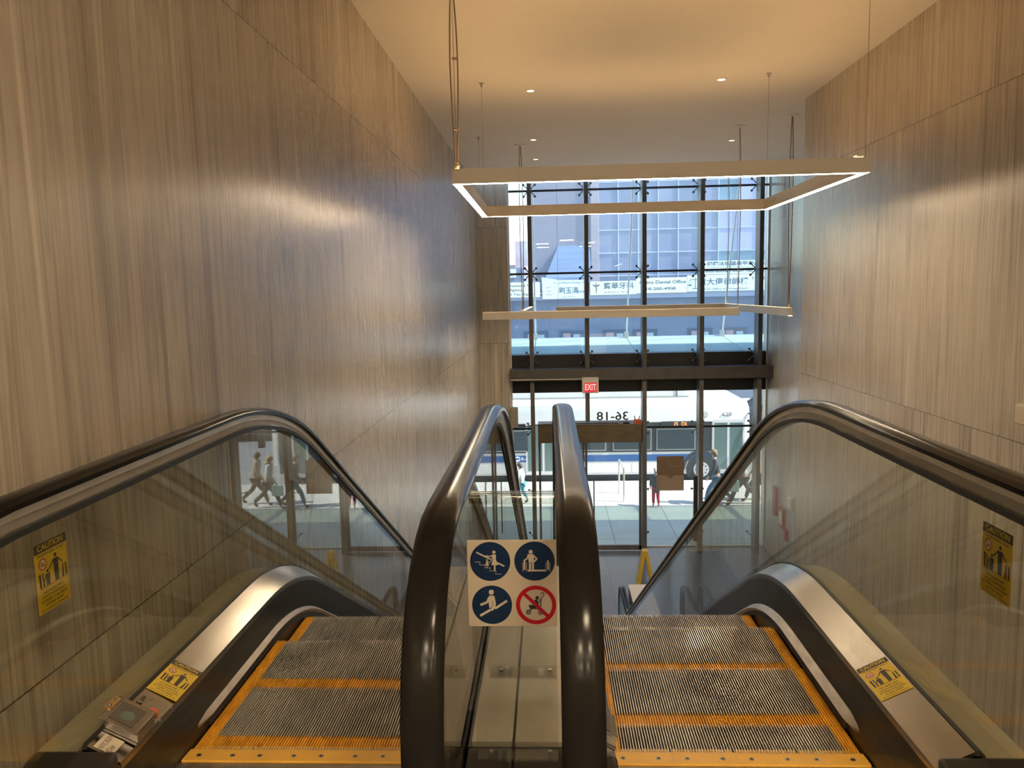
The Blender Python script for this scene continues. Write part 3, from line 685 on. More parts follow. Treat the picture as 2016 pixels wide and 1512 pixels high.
# acrylic barrier with sign
ab = empty('acrylic_barrier', (-.1, 1.9, .25), 'clear bent acrylic barrier between the inner handrails, bolted to the centre deck', 'barrier')
prof = [(1.99,.2525),(1.945,.2525),(1.935,.262),(1.905,.60),(1.885,.95),(1.888,.982),(1.905,.992),(1.93,.990),(1.955,.975),(2.03,.80),(2.20,.50),(2.36,.28),(2.38,.2545),(2.46,.2545)]
def off_path(p, t):
    out = []
    for i, q in enumerate(p):
        a = Vector(p[max(i-1,0)]); b_ = Vector(p[min(i+1,len(p)-1)]); d_ = (b_-a).normalized(); out.append((q[0]-d_.y*t, q[1]+d_.x*t))
    return out
pr = prof+off_path(prof, -.005 if False else .005)[::-1]; n = len(pr); mb = MB()
mb.add([(-.208, a, b_) for a, b_ in pr]+[(.010, a, b_) for a, b_ in pr], [tuple(range(n))[::-1] if False else (i, (i+1) % n, n+(i+1) % n, n+i) for i in range(n)])
mb.build('clear_sheet', G_ACR, ab, 'world', True)
for x, y in ((-.172,1.972),(-.012,1.972),(-.172,2.43),(-.012,2.43)): MB().cyl((x, y, .256), .006, .006, 'z', 12).build('bolt', STEEL, ab, 'world', True)
MB().tube([(-.206, 1.908, .985), (.008, 1.908, .985)], .017, 20).build('rolled_top', G_ACR, ab, 'world', True)
# the sign of four pictograms
sg = empty('escalator_sign', (-.1, 1.87, .78), 'square cream sign of four round pictograms on the acrylic barrier', 'sign')
SW = .224; SH = .2245
MB().box(-.212, .012, 1.868, 1.873, .662, .662+SH).build('sign_board', CREAM, sg, 'world', bevel=.001)
O = Vector((-.212, 1.8678, .662))
def FF(k=0): 
    f_ = Flat(O+Vector((0,-.0007*k,0)), (1,0,0), (0,0,1)); return f_
cA, cB, cC, cD = (.058,.1700), (.169,.1703), (.060,.0570), (.171,.0570); RR = .0505
FF().rect(0, SW, .1135, .1141, h=.0002).build('panel_seam', mat('seam', (.4,.33,.24), .5), sg)
for c in (cA, cB, cC): FF().disc(c[0], c[1], RR, 48, h=.0005).build('blue_disc', NAVY, sg)
def fig(c, fn, mt=CREAM, name='pictogram', k=1):
    f_ = FF(k); s = RR
    T = lambda x, y: (c[0]+x*s, c[1]+y*s)
    fn(f_, T, s); f_.build(name, mt, sg)
def f1(f_, T, s):
    f_.line([T(-.68,.48), T(.02,.12)], .07*s).line([T(.35,-.06), T(.70,-.24)], .07*s)
    f_.disc(*T(.20,.48), .08*s, 20); f_.poly([T(.12,.36),T(.30,.36),T(.28,.12),T(.40,-.18),T(.06,-.18),T(.14,.12)])
    f_.line([T(.14,.33), T(.0,.26), T(-.22,.30)], .05*s).line([T(.14,.30), T(.04,.0)], .04*s).rect(T(.18,0)[0], T(.26,0)[0], T(0,-.46)[1], T(0,-.18)[1])
    f_.disc(*T(-.16,.08), .04*s, 14); f_.poly([T(-.19,.03),T(-.12,.03),T(-.06,-.2),T(-.24,-.2)]).rect(T(-.17,0)[0], T(-.13,0)[0], T(0,-.3)[1], T(0,-.2)[1]).line([T(-.12,.0),T(.02,-.06)], .025*s)
    st = [(-.75,-.02),(-.5,-.02),(-.53,-.17),(-.25,-.17),(-.28,-.32),(.0,-.32),(-.03,-.48),(.28,-.48),(.25,-.64),(.55,-.64)]
    f_.line([T(*p_) for p_ in st], .018*s)
def f2(f_, T, s):
    f_.disc(*T(-.18,.48), .10*s, 20); f_.poly([T(-.34,.36),T(-.04,.36),T(-.02,-.06),T(-.28,-.06)])
    f_.rect(T(-.28,0)[0], T(-.17,0)[0], T(0,-.42)[1], T(0,-.08)[1]).rect(T(-.13,0)[0], T(-.03,0)[0], T(0,-.42)[1], T(0,-.08)[1])
    f_.line([T(-.30,.32),T(-.36,.14),T(-.52,.04)], .07*s).line([T(-.08,.32),T(.12,.12),T(-.04,-.04)], .07*s)
    f_.rect(T(-.34,0)[0], T(.54,0)[0], T(0,-.52)[1], T(0,-.43)[1])
    for x in (-.50, .66): f_.rect(T(x-.04,0)[0], T(x+.04,0)[0], T(0,-.44)[1], T(0,.04)[1])
    for x in (-.58,-.40,.56,.75): f_.rect(T(x-.012,0)[0], T(x+.012,0)[0], T(0,-.52)[1], T(0,-.06)[1])
def f3(f_, T, s):
    f_.disc(*T(-.02,.66), .13*s, 20); f_.poly([T(-.14,.48),T(.12,.48),T(.20,.1),T(.16,-.22),T(-.14,-.14),T(-.16,.1)])
    f_.line([T(-.12,.40),T(-.24,.14),T(-.58,.0)], .12*s).line([T(.10,.30),T(.12,-.02),T(-.02,-.28)], .12*s)
    f_.line([T(.16,-.18),T(.76,.22)], .12*s).line([T(-.60,-.56),T(-.06,-.24)], .12*s)
fig(cA, f1); fig(cB, f2); fig(cC, f3)
def f3b(f_, T, s): f_.line([T(.02,.22),T(.05,.02),T(-.06,-.16)], .022*s)
fig(cC, f3b, NAVY, 'arm_outline', 2.2)
def f4(f_, T, s):
    f_.disc(*T(.06,.36), .09*s, 20).poly([T(-.1,.24),T(.06,.28),T(.14,.02),T(.10,-.02)]).poly([T(.2,.3),T(.26,.3),T(.27,-.1),T(.22,-.1)])
    f_.ring(*T(.34,.56), .05*s, .085*s, 12, -.3, pi+.3).line([T(.42,.56),T(.30,.36),T(-.02,-.08),T(-.32,-.28)], .035*s)
    f_.poly([T(-.36,.0),T(-.1,-.02),T(.1,-.18),T(-.1,-.18),T(-.36,-.10)]).line([T(-.34,-.15),T(.25,-.27)], .035*s).line([T(-.2,-.1),T(-.36,-.35)], .03*s)
    f_.ring(*T(-.38,-.38), .07*s, .12*s, 20).ring(*T(.22,-.40), .07*s, .12*s, 20).disc(*T(-.38,-.38), .03*s, 10).disc(*T(.22,-.40), .03*s, 10)
fig(cD, f4, INK, 'pushchair_pictogram', 1)
def f5(f_, T, s): f_.ring(*T(0,0), .80*s, 1.0*s, 48).line([T(-.60,.60),T(.60,-.60)], .17*s)
fig(cD, f5, RED, 'red_prohibition_ring', 2)

# pale ledge beside the foot of the right escalator and yellow floor sign
e = empty('ledge_cabinet', (1.45, 12, ZF), 'long pale-topped box beside the foot of the right escalator', 'cabinet')
MB().box(1.285, 1.64, 9.2, 12.62, ZF, -3.47).build('cabinet_body', mat('grey_panel', (.16,.155,.15), .5), e, 'world')
MB().box(1.28, 1.65, 9.15, 12.66, -3.47, -3.44).build('cabinet_top', mat('pale_top', (.62,.56,.52), .35), e, 'world', bevel=.004)
e = empty('wet_floor_sign', (1.86, 15.3, ZF), 'yellow folding floor sign standing on the lobby floor near the door', 'floor sign')
YP2 = noisy('yellow_plastic', (.75,.50,.04), (.66,.42,.03), (7,7,7), .4)
for s_, x0, x1 in ((-1, 1.70, 1.78), (1, 2.06, 1.94)):
    mb = MB(); top = (1.87, 15.18, ZF+.70)
    y0, y1 = 15.05, 15.35
    x0 = 1.70 if s_ < 0 else 1.98
    mb.sweep([[(x0, y0, ZF), (x0+.07, y0, ZF), (x0+.07, y1, ZF), (x0, y1, ZF)], [(1.875+s_*.02-.03, 15.10, ZF+.68), (1.875+s_*.02+.03, 15.10, ZF+.68), (1.875+s_*.02+.03, 15.30, ZF+.68), (1.875+s_*.02-.03, 15.30, ZF+.68)]])
    o = mb.build('sign_leaf', YP2, e, 'world')
MB().box(1.845, 1.905, 15.12, 15.28, ZF+.66, ZF+.70).build('hinge_top', YP2, e, 'world', bevel=.006)
# beige rounded box on a dark post at the right edge of the landing
e = empty('wall_box', (3.14, 5.2, .6), 'beige rounded box on a dark upright at the right edge', 'box')
MB().box(3.11, XR, 5.14, 5.28, .55, .69).build('beige_housing', mat('beige', (.62,.54,.42), .45), e, 'world', bevel=.015)
MB().box(3.20, XR, 5.18, 5.27, .05, .55).build('dark_upright', mat('dark_brown', (.09,.07,.05), .5), e, 'world')

# ================================================================= OUTSIDE
PAVE = mat('pavement', (.4,.39,.37), .85); m = PAVE; b = bsdf(m); g = N(m, 'ShaderNodeNewGeometry'); br = N(m, 'ShaderNodeTexBrick')
br.inputs['Color1'].default_value = (.64,.61,.57,1); br.inputs['Color2'].default_value = (.58,.56,.52,1); br.inputs['Mortar'].default_value = (.34,.33,.31,1)
br.inputs['Scale'].default_value = 1; br.inputs['Mortar Size'].default_value = .012; br.inputs['Brick Width'].default_value = 1.5; br.inputs['Row Height'].default_value = 1.5; br.offset = 0
no = N(m, 'ShaderNodeTexNoise'); no.inputs['Scale'].default_value = 1.5; no.inputs['Detail'].default_value = 6; L(m, g.outputs['Position'], no.inputs['Vector'])
mx = N(m, 'ShaderNodeMixRGB'); mx.blend_type = 'MULTIPLY'; mx.inputs[0].default_value = .35
L(m, g.outputs['Position'], br.inputs['Vector']); L(m, br.outputs['Color'], mx.inputs[1]); L(m, no.outputs['Fac'], mx.inputs[2]); L(m, mx.outputs[0], b.inputs['Base Color'])
ROAD = noisy('asphalt', (.20,.20,.205), (.26,.26,.26), (2,2,2), .9)
struct('ground', MB().box(-30, 50, 17.6, 23.7, ZF-.3, ZF), PAVE, 'sunlit concrete pavement outside the doors')
struct('ground', MB().box(-60, 80, 23.7, 40, ZF-.4, ZF-.15), ROAD, 'grey asphalt street')
struct('ground', MB().box(-60, 80, 40, 120, ZF-.4, ZF), PAVE, 'far pavement across the street')
FAC = noisy('outer_facade', (.35,.34,.33), (.3,.29,.28), (1,1,1), .7)
struct('wall_outside', MB().box(-14, 14, 17.6, 17.9, 4.8, 5.0).box(XR2+.3, 14, 17.6, 17.9, ZF, 4.8).box(-14, XL-.3, 17.6, 17.9, ZF, 4.8), FAC, 'outside face of the building around the window')
# glass canopy over the entrance
CAN = bpy.data.materials.new('frosted_canopy'); CAN.use_nodes = True; MATS['frosted_canopy'] = CAN; CAN.node_tree.nodes.clear()
m = CAN; o = N(m, 'ShaderNodeOutputMaterial'); a1 = N(m, 'ShaderNodeBsdfDiffuse'); a1.inputs[0].default_value = (.62,.74,.74,1)
a2 = N(m, 'ShaderNodeBsdfTransparent'); a2.inputs[0].default_value = (.80,.88,.72,1); mxs = N(m, 'ShaderNodeMixShader'); mxs.inputs[0].default_value = .42
L(m, a2.outputs[0], mxs.inputs[1]); L(m, a1.outputs[0], mxs.inputs[2]); L(m, mxs.outputs[0], o.inputs[0])
cn = empty('entrance_canopy', (2, 19, .15), 'frosted glass canopy over the entrance held by slanting rods', 'canopy')
cxs = [-4.9, -2.6, -.32, 1.99, 4.4, 6.7, 9.1, 11.5]
def canz(y): return .075+(y-17.65)*.09
for x0, x1 in zip(cxs, cxs[1:]):
    mb = MB(); mb.sweep([[(x0+.01, 17.65, canz(17.65)), (x1-.01, 17.65, canz(17.65)), (x1-.01, 17.65, canz(17.65)+.02), (x0+.01, 17.65, canz(17.65)+.02)], [(x0+.01, 20.0, canz(20.0)), (x1-.01, 20.0, canz(20.0)), (x1-.01, 20.0, canz(20.0)+.02), (x0+.01, 20.0, canz(20.0)+.02)]])
    mb.build('canopy_glass', CAN, cn, 'world')
for x in cxs:
    MB().sweep([[(x-.04, y, canz(y)-.14), (x+.04, y, canz(y)-.14), (x+.04, y, canz(y)-.005), (x-.04, y, canz(y)-.005)] for y in (17.65, 20.0)]).build('canopy_rib', FRAME, cn, 'world')
    if -1 < x < 6:
        r_ = MB().tube([(x, 19.85, canz(19.85)+.05), (x+.0, 17.9, 4.6)], .022, 8).build('tie_rod', ALU, cn, 'world', True)
        MB().box(x-.05, x+.05, 19.78, 19.92, canz(19.85)+.02, canz(19.85)+.16).build('rod_bracket', ALU, r_, 'world')
MB().box(-4.9, 11.5, 20.0, 20.06, canz(20)-.1, canz(20)+.02).build('canopy_edge', FRAME, cn, 'world')

# ---- bus
BW = noisy('bus_white', (.84,.83,.82), (.78,.77,.76), (.8,.8,.8), .35); BS = noisy('bus_silver', (.74,.71,.72), (.68,.66,.67), (.8,.8,.8), .4)
BB = mat('bus_blue', (.03,.11,.33), .35); BGm = mat('bus_window', (.045,.06,.07), .12); BK = mat('bus_black', (.03,.032,.035), .5); CH = mat('bus_chrome', (.5,.5,.5), .3, .8)
Y0, Y1, BX0, BX1, ZR = 23.85, 26.4, -6.2, 6.15, ZF-.15
bus = empty('city_bus', (0, 25.1, ZR), 'white city bus with a blue stripe stopped along the kerb', 'bus')
B = MB()
pr = [(Y0,ZR+.32),(Y0,ZR+2.32),(Y0+.06,ZR+2.52),(Y0+.30,ZR+2.66),(Y1-.30,ZR+2.66),(Y1-.06,ZR+2.52),(Y1,ZR+2.32),(Y1,ZR+.32)]
rg = []
for x, k in ((BX0,.0),(BX0+.1,1),(BX1-.55,1),(BX1-.2,.985),(BX1,.93)):
    k = max(k, .93); rg.append([(x, (y-25.12)*(1 if k > .98 else .98)+25.12, ZR+.32+(z-ZR-.32)*k) for y, z in pr])
B.sweep(rg); B.build('bus_body', BW, bus, 'world', True)
MB().box(BX0+.02, BX1-.02, Y0-.006, Y0, ZR+.32, ZR+.70).build('lower_panel', BS, bus, 'world')
MB().box(BX0+.02, 5.0, Y0-.012, Y0-.006, ZR+.74, ZR+.945).build('blue_stripe', BB, bus, 'world')
MB().box(BX0+.02, 5.0, Y0-.010, Y0, ZR+1.03, ZR+1.96).build('dark_window_band', BK, bus, 'world')
for x0 in [-5.9, -4.55, -3.2, -1.85, .55, 1.95, 3.3]:
    w_ = MB().box(x0, x0+1.2, Y0-.03, Y0-.012, ZR+1.08, ZR+1.76).build('side_window', CH, bus, 'world', bevel=.02)
    MB().box(x0+.035, x0+1.165, Y0-.034, Y0-.028, ZR+1.115, ZR+1.725).build('pane', BGm, w_, 'world')
MB().box(1.1, 1.4, Y0-.038, Y0-.034, ZR+1.42, ZR+1.64).build('yellow_notice', mat('notice_yellow', (.7,.6,.2), .5), bus, 'world')
MB().box(3.45, 4.75, Y0-.035, Y0-.012, ZR+1.80, ZR+1.98).build('destination_display', BK, bus, 'world')
Fl = Flat((4.05, Y0-.0355, ZR+1.89), (1,0,0), (0,0,1)); Fl.N = Vector((0,-1,0)); Fl.text('(S  DL', .17, 0, 0, .02, 0); Fl.build('display_lettering', mat('led_orange', (.8,.2,.05), .4, emit=(1,.25,.06), es=1.2), bus)
for x0, x1 in ((5.02, 6.0), (-.75, .35)):      # doors
    dd = MB().box(x0, x1, Y0-.03, Y0-.012, ZR+.36, ZR+2.02).build('door', BS, bus, 'world')
    mid = (x0+x1)/2
    for a, c in ((x0+.06, mid-.04), (mid+.04, x1-.06)): MB().box(a, c, Y0-.036, Y0-.03, ZR+.46, ZR+1.92).build('door_glass', mat('bus_door_glass', (.12,.18,.17), .12), dd, 'world')
MB().box(-5.6, 4.35, 24.25, 26.0, ZR+2.62, ZR+3.7).build('roof_pod', BW, bus, 'world', bevel=.08)
MB().box(-5.6, 4.36, 24.23, 24.25, ZR+2.66, ZR+2.72).build('pod_seam', mat('pod_grey', (.35,.36,.36), .5), bus, 'world')
for x in (-2.6, 1.2, 4.0): MB().tube([(x, 24.24, ZR+2.66), (x-.05, 24.24, ZR+3.65)], .012, 6).build('pod_strap', BK, bus, 'world')
MB().box(BX1-.01, BX1+.06, Y0+.2, Y1-.2, ZR+.9, ZR+2.1).build('windscreen', BGm, bus, 'world', bevel=.03)
MB().tube([(BX1-.05, Y0, ZR+2.2), (BX1+.25, Y0-.15, ZR+2.1), (BX1+.28, Y0-.18, ZR+1.7)], .025).box(BX1+.18, BX1+.36, Y0-.28, Y0-.1, ZR+1.35, ZR+1.75).build('mirror', BK, bus, 'world')
for x in (4.68, -3.4):
    wh = MB().cyl((x, Y0-.03, ZR+.46), .46, .28, 'y', 36).build('wheel', mat('tyre', (.035,.035,.037), .8), bus, 'world', True)
    hub = MB().cyl((x, Y0-.045, ZR+.46), .24, .02, 'y', 28).cyl((x, Y0-.09, ZR+.46), .10, .05, 'y', 20).build('hub', mat('hub_steel', (.55,.55,.56), .35, .5), wh, 'world', True)
    mb = MB()
    for k in range(10): mb.cyl((x+.17*cos(k*pi/5), Y0-.06, ZR+.46+.17*sin(k*pi/5)), .022, .015, 'y', 8)
    mb.build('wheel_nuts', BK, hub, 'world')
    mb = MB()
    for k in range(20):
        a, c = pi*k/20, pi*(k+1)/20
        mb.add([(x+r_*cos(t), yy, ZR+.46+r_*sin(t)) for yy in (Y0-.022, Y0-.005) for t, r_ in ((a,.50),(a,.60),(c,.60),(c,.50))], [(0,1,2,3),(4,5,6,7),(0,1,5,4),(1,2,6,5),(2,3,7,6),(3,0,4,7)])
    mb.build('wheel_arch', BK, bus, 'world')
MB().box(BX0+.1, BX1-.4, Y0+.1, Y1-.1, ZR+.12, ZR+.34).build('underbody', BK, bus, 'world')
for x0, x1 in ((.45, 2.5), (2.55, 4.1), (-5.5, -4.2)): MB().box(x0, x1, Y0-.010, Y0-.006, ZR+.38, ZR+.66).build('access_panel', BW, bus, 'world')
def bt(txt, s, x, z, w, mt, nm='lettering'):
    q = Flat((x, Y0-.014, z), (1,0,0), (0,0,1)); q.N = Vector((0,-1,0)); q.text(txt, s, 0, 0, .01, 0, width=w); q.build(nm, mt, bus)
bt('628', .17, 5.45, ZR+2.17, .30, mat('bus_grey_text', (.22,.22,.24), .5), 'fleet_number')
WT = mat('bus_white_text', (.8,.8,.82), .4)
bt('Bus', .12, -.80, ZR+.843, .20, WT); bt('R', .10, -1.28, ZR+.843, .07, WT)
q = Flat((-1.02, Y0-.013, ZR+.843), (1,0,0), (0,0,1)); q.N = Vector((0,-1,0)); q.disc(0,0,.085,24, h=.001).build('round_emblem', WT, bus)
q = Flat((-1.02, Y0-.0145, ZR+.843), (1,0,0), (0,0,1)); q.N = Vector((0,-1,0)); q.text('M', .12, 0, 0, .01, 0, width=.10); q.build('emblem_mark', BB, bus)
q = Flat((4.78, Y0-.013, ZR+2.17), (1,0,0), (0,0,1)); q.N = Vector((0,-1,0)); q.ring(0,0,.07,.09,24, h=.001).text('M', .11, 0, 0, 0, 0); q.build('round_emblem', mat('bus_grey_text'), bus)

# ---- parked car seen beyond the bus front in the reflections
e = empty('parked_car', (9.3, 32.6, ZR), 'dark car parked across the street right of the bus', 'car')
mb = MB(); cp = [(-2.2,.35),(-2.2,.75),(-1.9,.95),(-1.1,1.0),(-.5,1.42),(.9,1.42),(1.6,1.0),(2.2,.9),(2.3,.5),(2.3,.35)]
mb.sweep([[(9.3+x*(1 if abs(yy-32.6) < .8 else .97), yy, ZR+z*(1 if abs(yy-32.6) < .8 else .97)) for x, z in cp] for yy in (31.7, 31.85, 33.35, 33.5)])
mb.build('car_body', mat('car_dark', (.05,.052,.055), .25), e, 'world', True, bevel=.03)
MB().sweep([[(9.3+x, yy, ZR+z) for x, z in ((-.95,1.0),(-.45,1.36),(.85,1.36),(1.4,1.0))] for yy in (31.70, 31.74)]).build('side_glass', BGm, e, 'world')
for x in (7.9, 10.75):
    w_ = MB().cyl((x, 31.66, ZR+.34), .34, .22, 'y', 32).build('wheel', mat('tyre'), e, 'world', True)
    mb = MB()
    for k in range(10):
        a = k*pi/5; mb.tube([(x, 31.65, ZR+.34), (x+.26*cos(a), 31.64, ZR+.34+.26*sin(a))], .022, 6)
    mb.cyl((x, 31.65, ZR+.34), .28, .005, 'y', 28); mb.build('alloy_rim', mat('alloy', (.6,.6,.6), .3, .7), w_, 'world')

# ---- buildings across the street
YB2 = 42.0
def vz(r): return 1.5+r*YB2
GW = noisy('curtain_glass_blue', (.20,.215,.29), (.27,.285,.37), (.5,.5,.35), .18, 0, 3)
GW2 = noisy('curtain_glass_lilac', (.36,.36,.52), (.42,.42,.58), (.5,.5,.35), .25, 0, 3)
GW3 = noisy('curtain_glass_teal', (.22,.32,.36), (.16,.25,.32), (.7,.7,.7), .25, 0, 3)
MUL = mat('pale_mullion', (.45,.48,.56), .5); BRW = noisy('rendered_wall', (.22,.20,.23), (.28,.25,.27), (.25,.25,.6), .9); LOWB = noisy('shopfront_blue_grey', (.12,.14,.20), (.15,.175,.24), (.4,.4,1.4), .55)
b1 = empty('office_building', (8, 44, ZF), 'glass fronted office building across the street', 'building')
MB().box(-.9, 2.35, YB2, YB2+8, 1.41, 14).build('rendered_wall', BRW, b1, 'world')
MB().box(2.35, 2.75, YB2-.15, YB2+8, 1.4, 14).build('brick_pier', noisy('pink_brick', (.42,.34,.34), (.36,.28,.28), (3,3,12), .9), b1, 'world')
cols = [2.75+1.05*k for k in range(15)]
rows = [1.6, 2.25, 3.45, 4.65, 5.9, 7.15, 8.4, 9.6, 10.8, 12, 13.2, 14.4]
MB().box(2.75, 18.5, YB2+.1, YB2+8, 1.4, 14.4).build('wall', GW, b1, 'world')
rnd = random.Random(3)
for i, (x0, x1) in enumerate(zip(cols, cols[1:])):
    for j, (z0, z1) in enumerate(zip(rows, rows[1:])):
        if z0 > 8.2: continue
        mt = GW if x0 < 8.8 else (GW3 if j < 2 else GW2)
        if (i, j) in ((6,4),(11,4)): mt = GW3
        MB().box(x0+.03, x1-.03, YB2, YB2+.09+.0*j, z0+.03, z1-.03).build('window', mt, b1, 'world')
for x in cols: MB().box(x-.03, x+.03, YB2-.06, YB2+.1, 1.6, 14.4).build('mullion', MUL, b1, 'world')
for z in rows: MB().box(2.75, 18.5, YB2-.04, YB2+.1, z-.03, z+.03).build('transom', MUL, b1, 'world')
# slanting blue skylight with pale side
MB().add([(-.1,41.1,2.2),(2.3,41.1,2.2),(2.3,42,3.9),(.6,42,3.9),(-.1,41.1,1.95),(2.3,41.1,1.95),(2.3,42,1.95),(.6,42,1.95)], [(0,1,2,3),(4,5,6,7),(0,1,5,4),(1,2,6,5),(2,3,7,6),(3,0,4,7)]).build('slanting_skylight', noisy('blue_roof', (.13,.17,.27), (.18,.23,.35), (.3,.3,6), .4), b1, 'world')
MB().add([(-.3,41.0,2.25),(0.5,41.0,2.1),(2.2,41.0,1.5),(-.3,41.0,1.5),(-.3,41.9,2.25),(.5,41.9,2.1),(2.2,41.9,1.55),(-.2,41.9,1.55)], [(0,1,2,3),(4,5,6,7),(0,1,5,4),(1,2,6,5),(2,3,7,6),(3,0,4,7)]).build('pale_gable', mat('pale_gable', (.6,.62,.6), .6), b1, 'world')
b2 = empty('shop_building', (4, 43, ZF), 'low blue grey shopfront with signs under the office building', 'building')
MB().box(-22, 24, YB2-.4, YB2-.01, ZF, 1.4).box(-22, -1.3, YB2-1.03, YB2-.01, 1.4, 2.75).build('wall', LOWB, b2, 'world')
MB().box(-22, 24, YB2-1.0, YB2-.4, 1.05, 1.3).build('ledge', mat('ledge_pale', (.32,.36,.45), .6), b2, 'world')
for x0 in (-5.5, -3.6, -1.3, .6, 2.9, 4.5, 7.4, 9.2, 11.5, 13.6, 15.5):
    w_ = MB().box(x0, x0+1.3, YB2-.46, YB2-.4, -2.6, -.6).build('window', mat('shop_dark', (.05,.06,.09), .2), b2, 'world')
    MB().box(x0+.2, x0+.6, YB2-.48, YB2-.46, -1.2, -.75).build('window_poster', mat('poster_mix', (.45,.28,.26), .6), w_, 'world')
    MB().box(x0+.75, x0+1.1, YB2-.48, YB2-.46, -1.25, -.8).build('window_poster', mat('poster_mix2', (.4,.48,.5), .6), w_, 'world')
SB = mat('sign_cream_board', (.86,.83,.58), .6); SB2 = mat('sign_pale_board', (.80,.82,.68), .6); DK = mat('sign_text_dark', (.06,.09,.12), .6); GN = mat('sign_text_olive', (.14,.16,.08), .6)
def sign(x0, x1, z0, z1, mt, lines, label, y=YB2-1.15):
    e = empty('shop_sign', ((x0+x1)/2, y, z0), label, 'sign', None)
    bd = MB().box(x0, x1, y, y+.12, z0, z1).build('board', mt, e, 'world')
    q = Flat((x0, y-.005, z0), (1,0,0), (0,0,1)); q.N = Vector((0,-1,0))
    w, h = x1-x0, z1-z0
    for t, s, u, v, ww, bo in lines: q.text(t, s*h, u*w, v*h, bo, 0, width=ww*w if ww else None)
    o = q.build('lettering', DK, e); return e, q, w, h
Ys = YB2-1.15; k_ = Ys
def X_(r): return r*k_
sign(X_(-.10), X_(-.0095), vz(-.0068)*1.0, vz(.0118), SB, [('Auto. Home & Renters Ins', .22, .5, .78, .8, .012), ('Law Agency', .22, .6, .5, .3, .012), ('Acct. Professional Tax Agent', .20, .5, .2, .85, .012)], 'cream insurance agency sign at the left end of the shopfront row')
sign(X_(-.0065), X_(.0512), vz(-.0095), vz(.0135), SB2, [('Dr. Lau Medical Oncology, P.C.', .14, .6, .86, .7, .0), ('劉玉清', .36, .58, .42, None, .01), ('Suite 1F', .10, .14, .62, .12, .0), ('Tel', .10, .14, .42, .08, .0), ('Flushing', .10, .14, .24, .12, .0), ('醫學博士', .14, .88, .35, None, .0), ('Lau, M.D.', .10, .58, .10, .3, .0)], 'pale medical oncology sign with large Chinese name')
e, q, w, h = sign(X_(.0545), X_(.1130), vz(-.0058), vz(.0110), SB, [('寶華牙科', .50, .62, .62, .66, .012), ('36-09 Main St.  Rm 209', .17, .58, .18, .55, .0)], 'cream dental sign with four large Chinese characters')
q = Flat((X_(.0545)+.32, Ys-.006, vz(-.0058)+h*.5), (1,0,0), (0,0,1)); q.N = Vector((0,-1,0))
q.line([(0,-.26),(0,.24)], .035).poly([(-.2,.2),(-.02,.16),(-.02,.06),(-.14,.1)]).poly([(.2,.2),(.02,.16),(.02,.06),(.14,.1)]).line([(-.06,.04),(.06,-.04),(-.05,-.12)], .025).disc(0,.25,.03,10); q.build('winged_staff_emblem', GN, e)
sign(X_(.1132), X_(.1768), vz(-.0048), vz(.0140), SB, [('Chens Dental Office', .30, .52, .70, .92, .014), ('718-200-4908', .26, .45, .27, .66, .014)], 'cream sign reading Chens Dental Office with a phone number')
e, q, w, h = sign(X_(.1772), X_(.285), vz(-.0040), vz(.0160), SB2, [('黄大偉律師樓', .46, .42, .55, .58, .012), ('718-886-6', .26, .86, .72, .22, .012), ('Law Office of Wong David', .15, .45, .14, .5, .008)], 'pale law office sign with scales emblem and Chinese characters')
q = Flat((X_(.1772)+.42, Ys-.006, vz(-.0040)+h*.5), (1,0,0), (0,0,1)); q.N = Vector((0,-1,0))
q.line([(0,-.24),(0,.3)], .03).line([(-.28,.2),(.28,.2)], .025).line([(-.14,-.26),(.14,-.26)], .035)
for s_ in (-1, 1): q.line([(s_*.28,.2),(s_*.38,-.06)], .012).line([(s_*.28,.2),(s_*.18,-.06)], .012).poly([(s_*.28-.11,-.06),(s_*.28+.11,-.06),(s_*.28+.06,-.13),(s_*.28-.06,-.13)])
q.build('scales_emblem', DK, e)
sign(X_(.198), X_(.286), vz(.0165), vz(.0245), SB2, [('International Flushing Nail Supply Inc', .62, .5, .5, .95, .02)], 'long pale sign reading International Flushing Nail above the law office sign')
sign(X_(.198), X_(.286), vz(.0250), vz(.0330), SB2, [('國際法拉盛美甲用品公司', .66, .5, .5, .9, .02)], 'topmost pale sign with a row of small Chinese characters')
sign(X_(-.10), X_(-.040), vz(.0180), vz(.0285), SB2, [('RI', .5, .85, .6, None, .02), ('FLUSHING', .22, .75, .2, .4, .02)], 'small pale sign above the insurance sign at the far left')
# distant low skyline
tag(MB().box(-9, -1.2, 90, 96, ZF, 4.6).box(-6.5, -4.8, 88, 92, ZF, 6.2).box(-3.6, -2.2, 89, 92, ZF, 7.2).build('distant_building', noisy('distant_brick', (.42,.32,.32), (.55,.5,.5), (.3,.3,.5), .9)), 'pinkish distant building low at the left of the skyline', 'building')
tag(MB().box(14, 60, 52, 60, ZF, 12).build('distant_building', FAC), 'grey building block further down the street', 'building')

# ---- street things
def post_rail(x, y, label):
    e = empty('crowd_barrier', (x, y, ZF), label, 'railing')
    MB().tube([(x, y, ZF), (x, y, ZF+.95), (x-.05, y+.9, ZF+1.0), (x-.05, y+.95, ZF)], .025).build('rail_tube', ALU, e, 'world', True)
    return e
post_rail(2.05, 21.3, 'pale metal rail standing on the pavement outside the door')
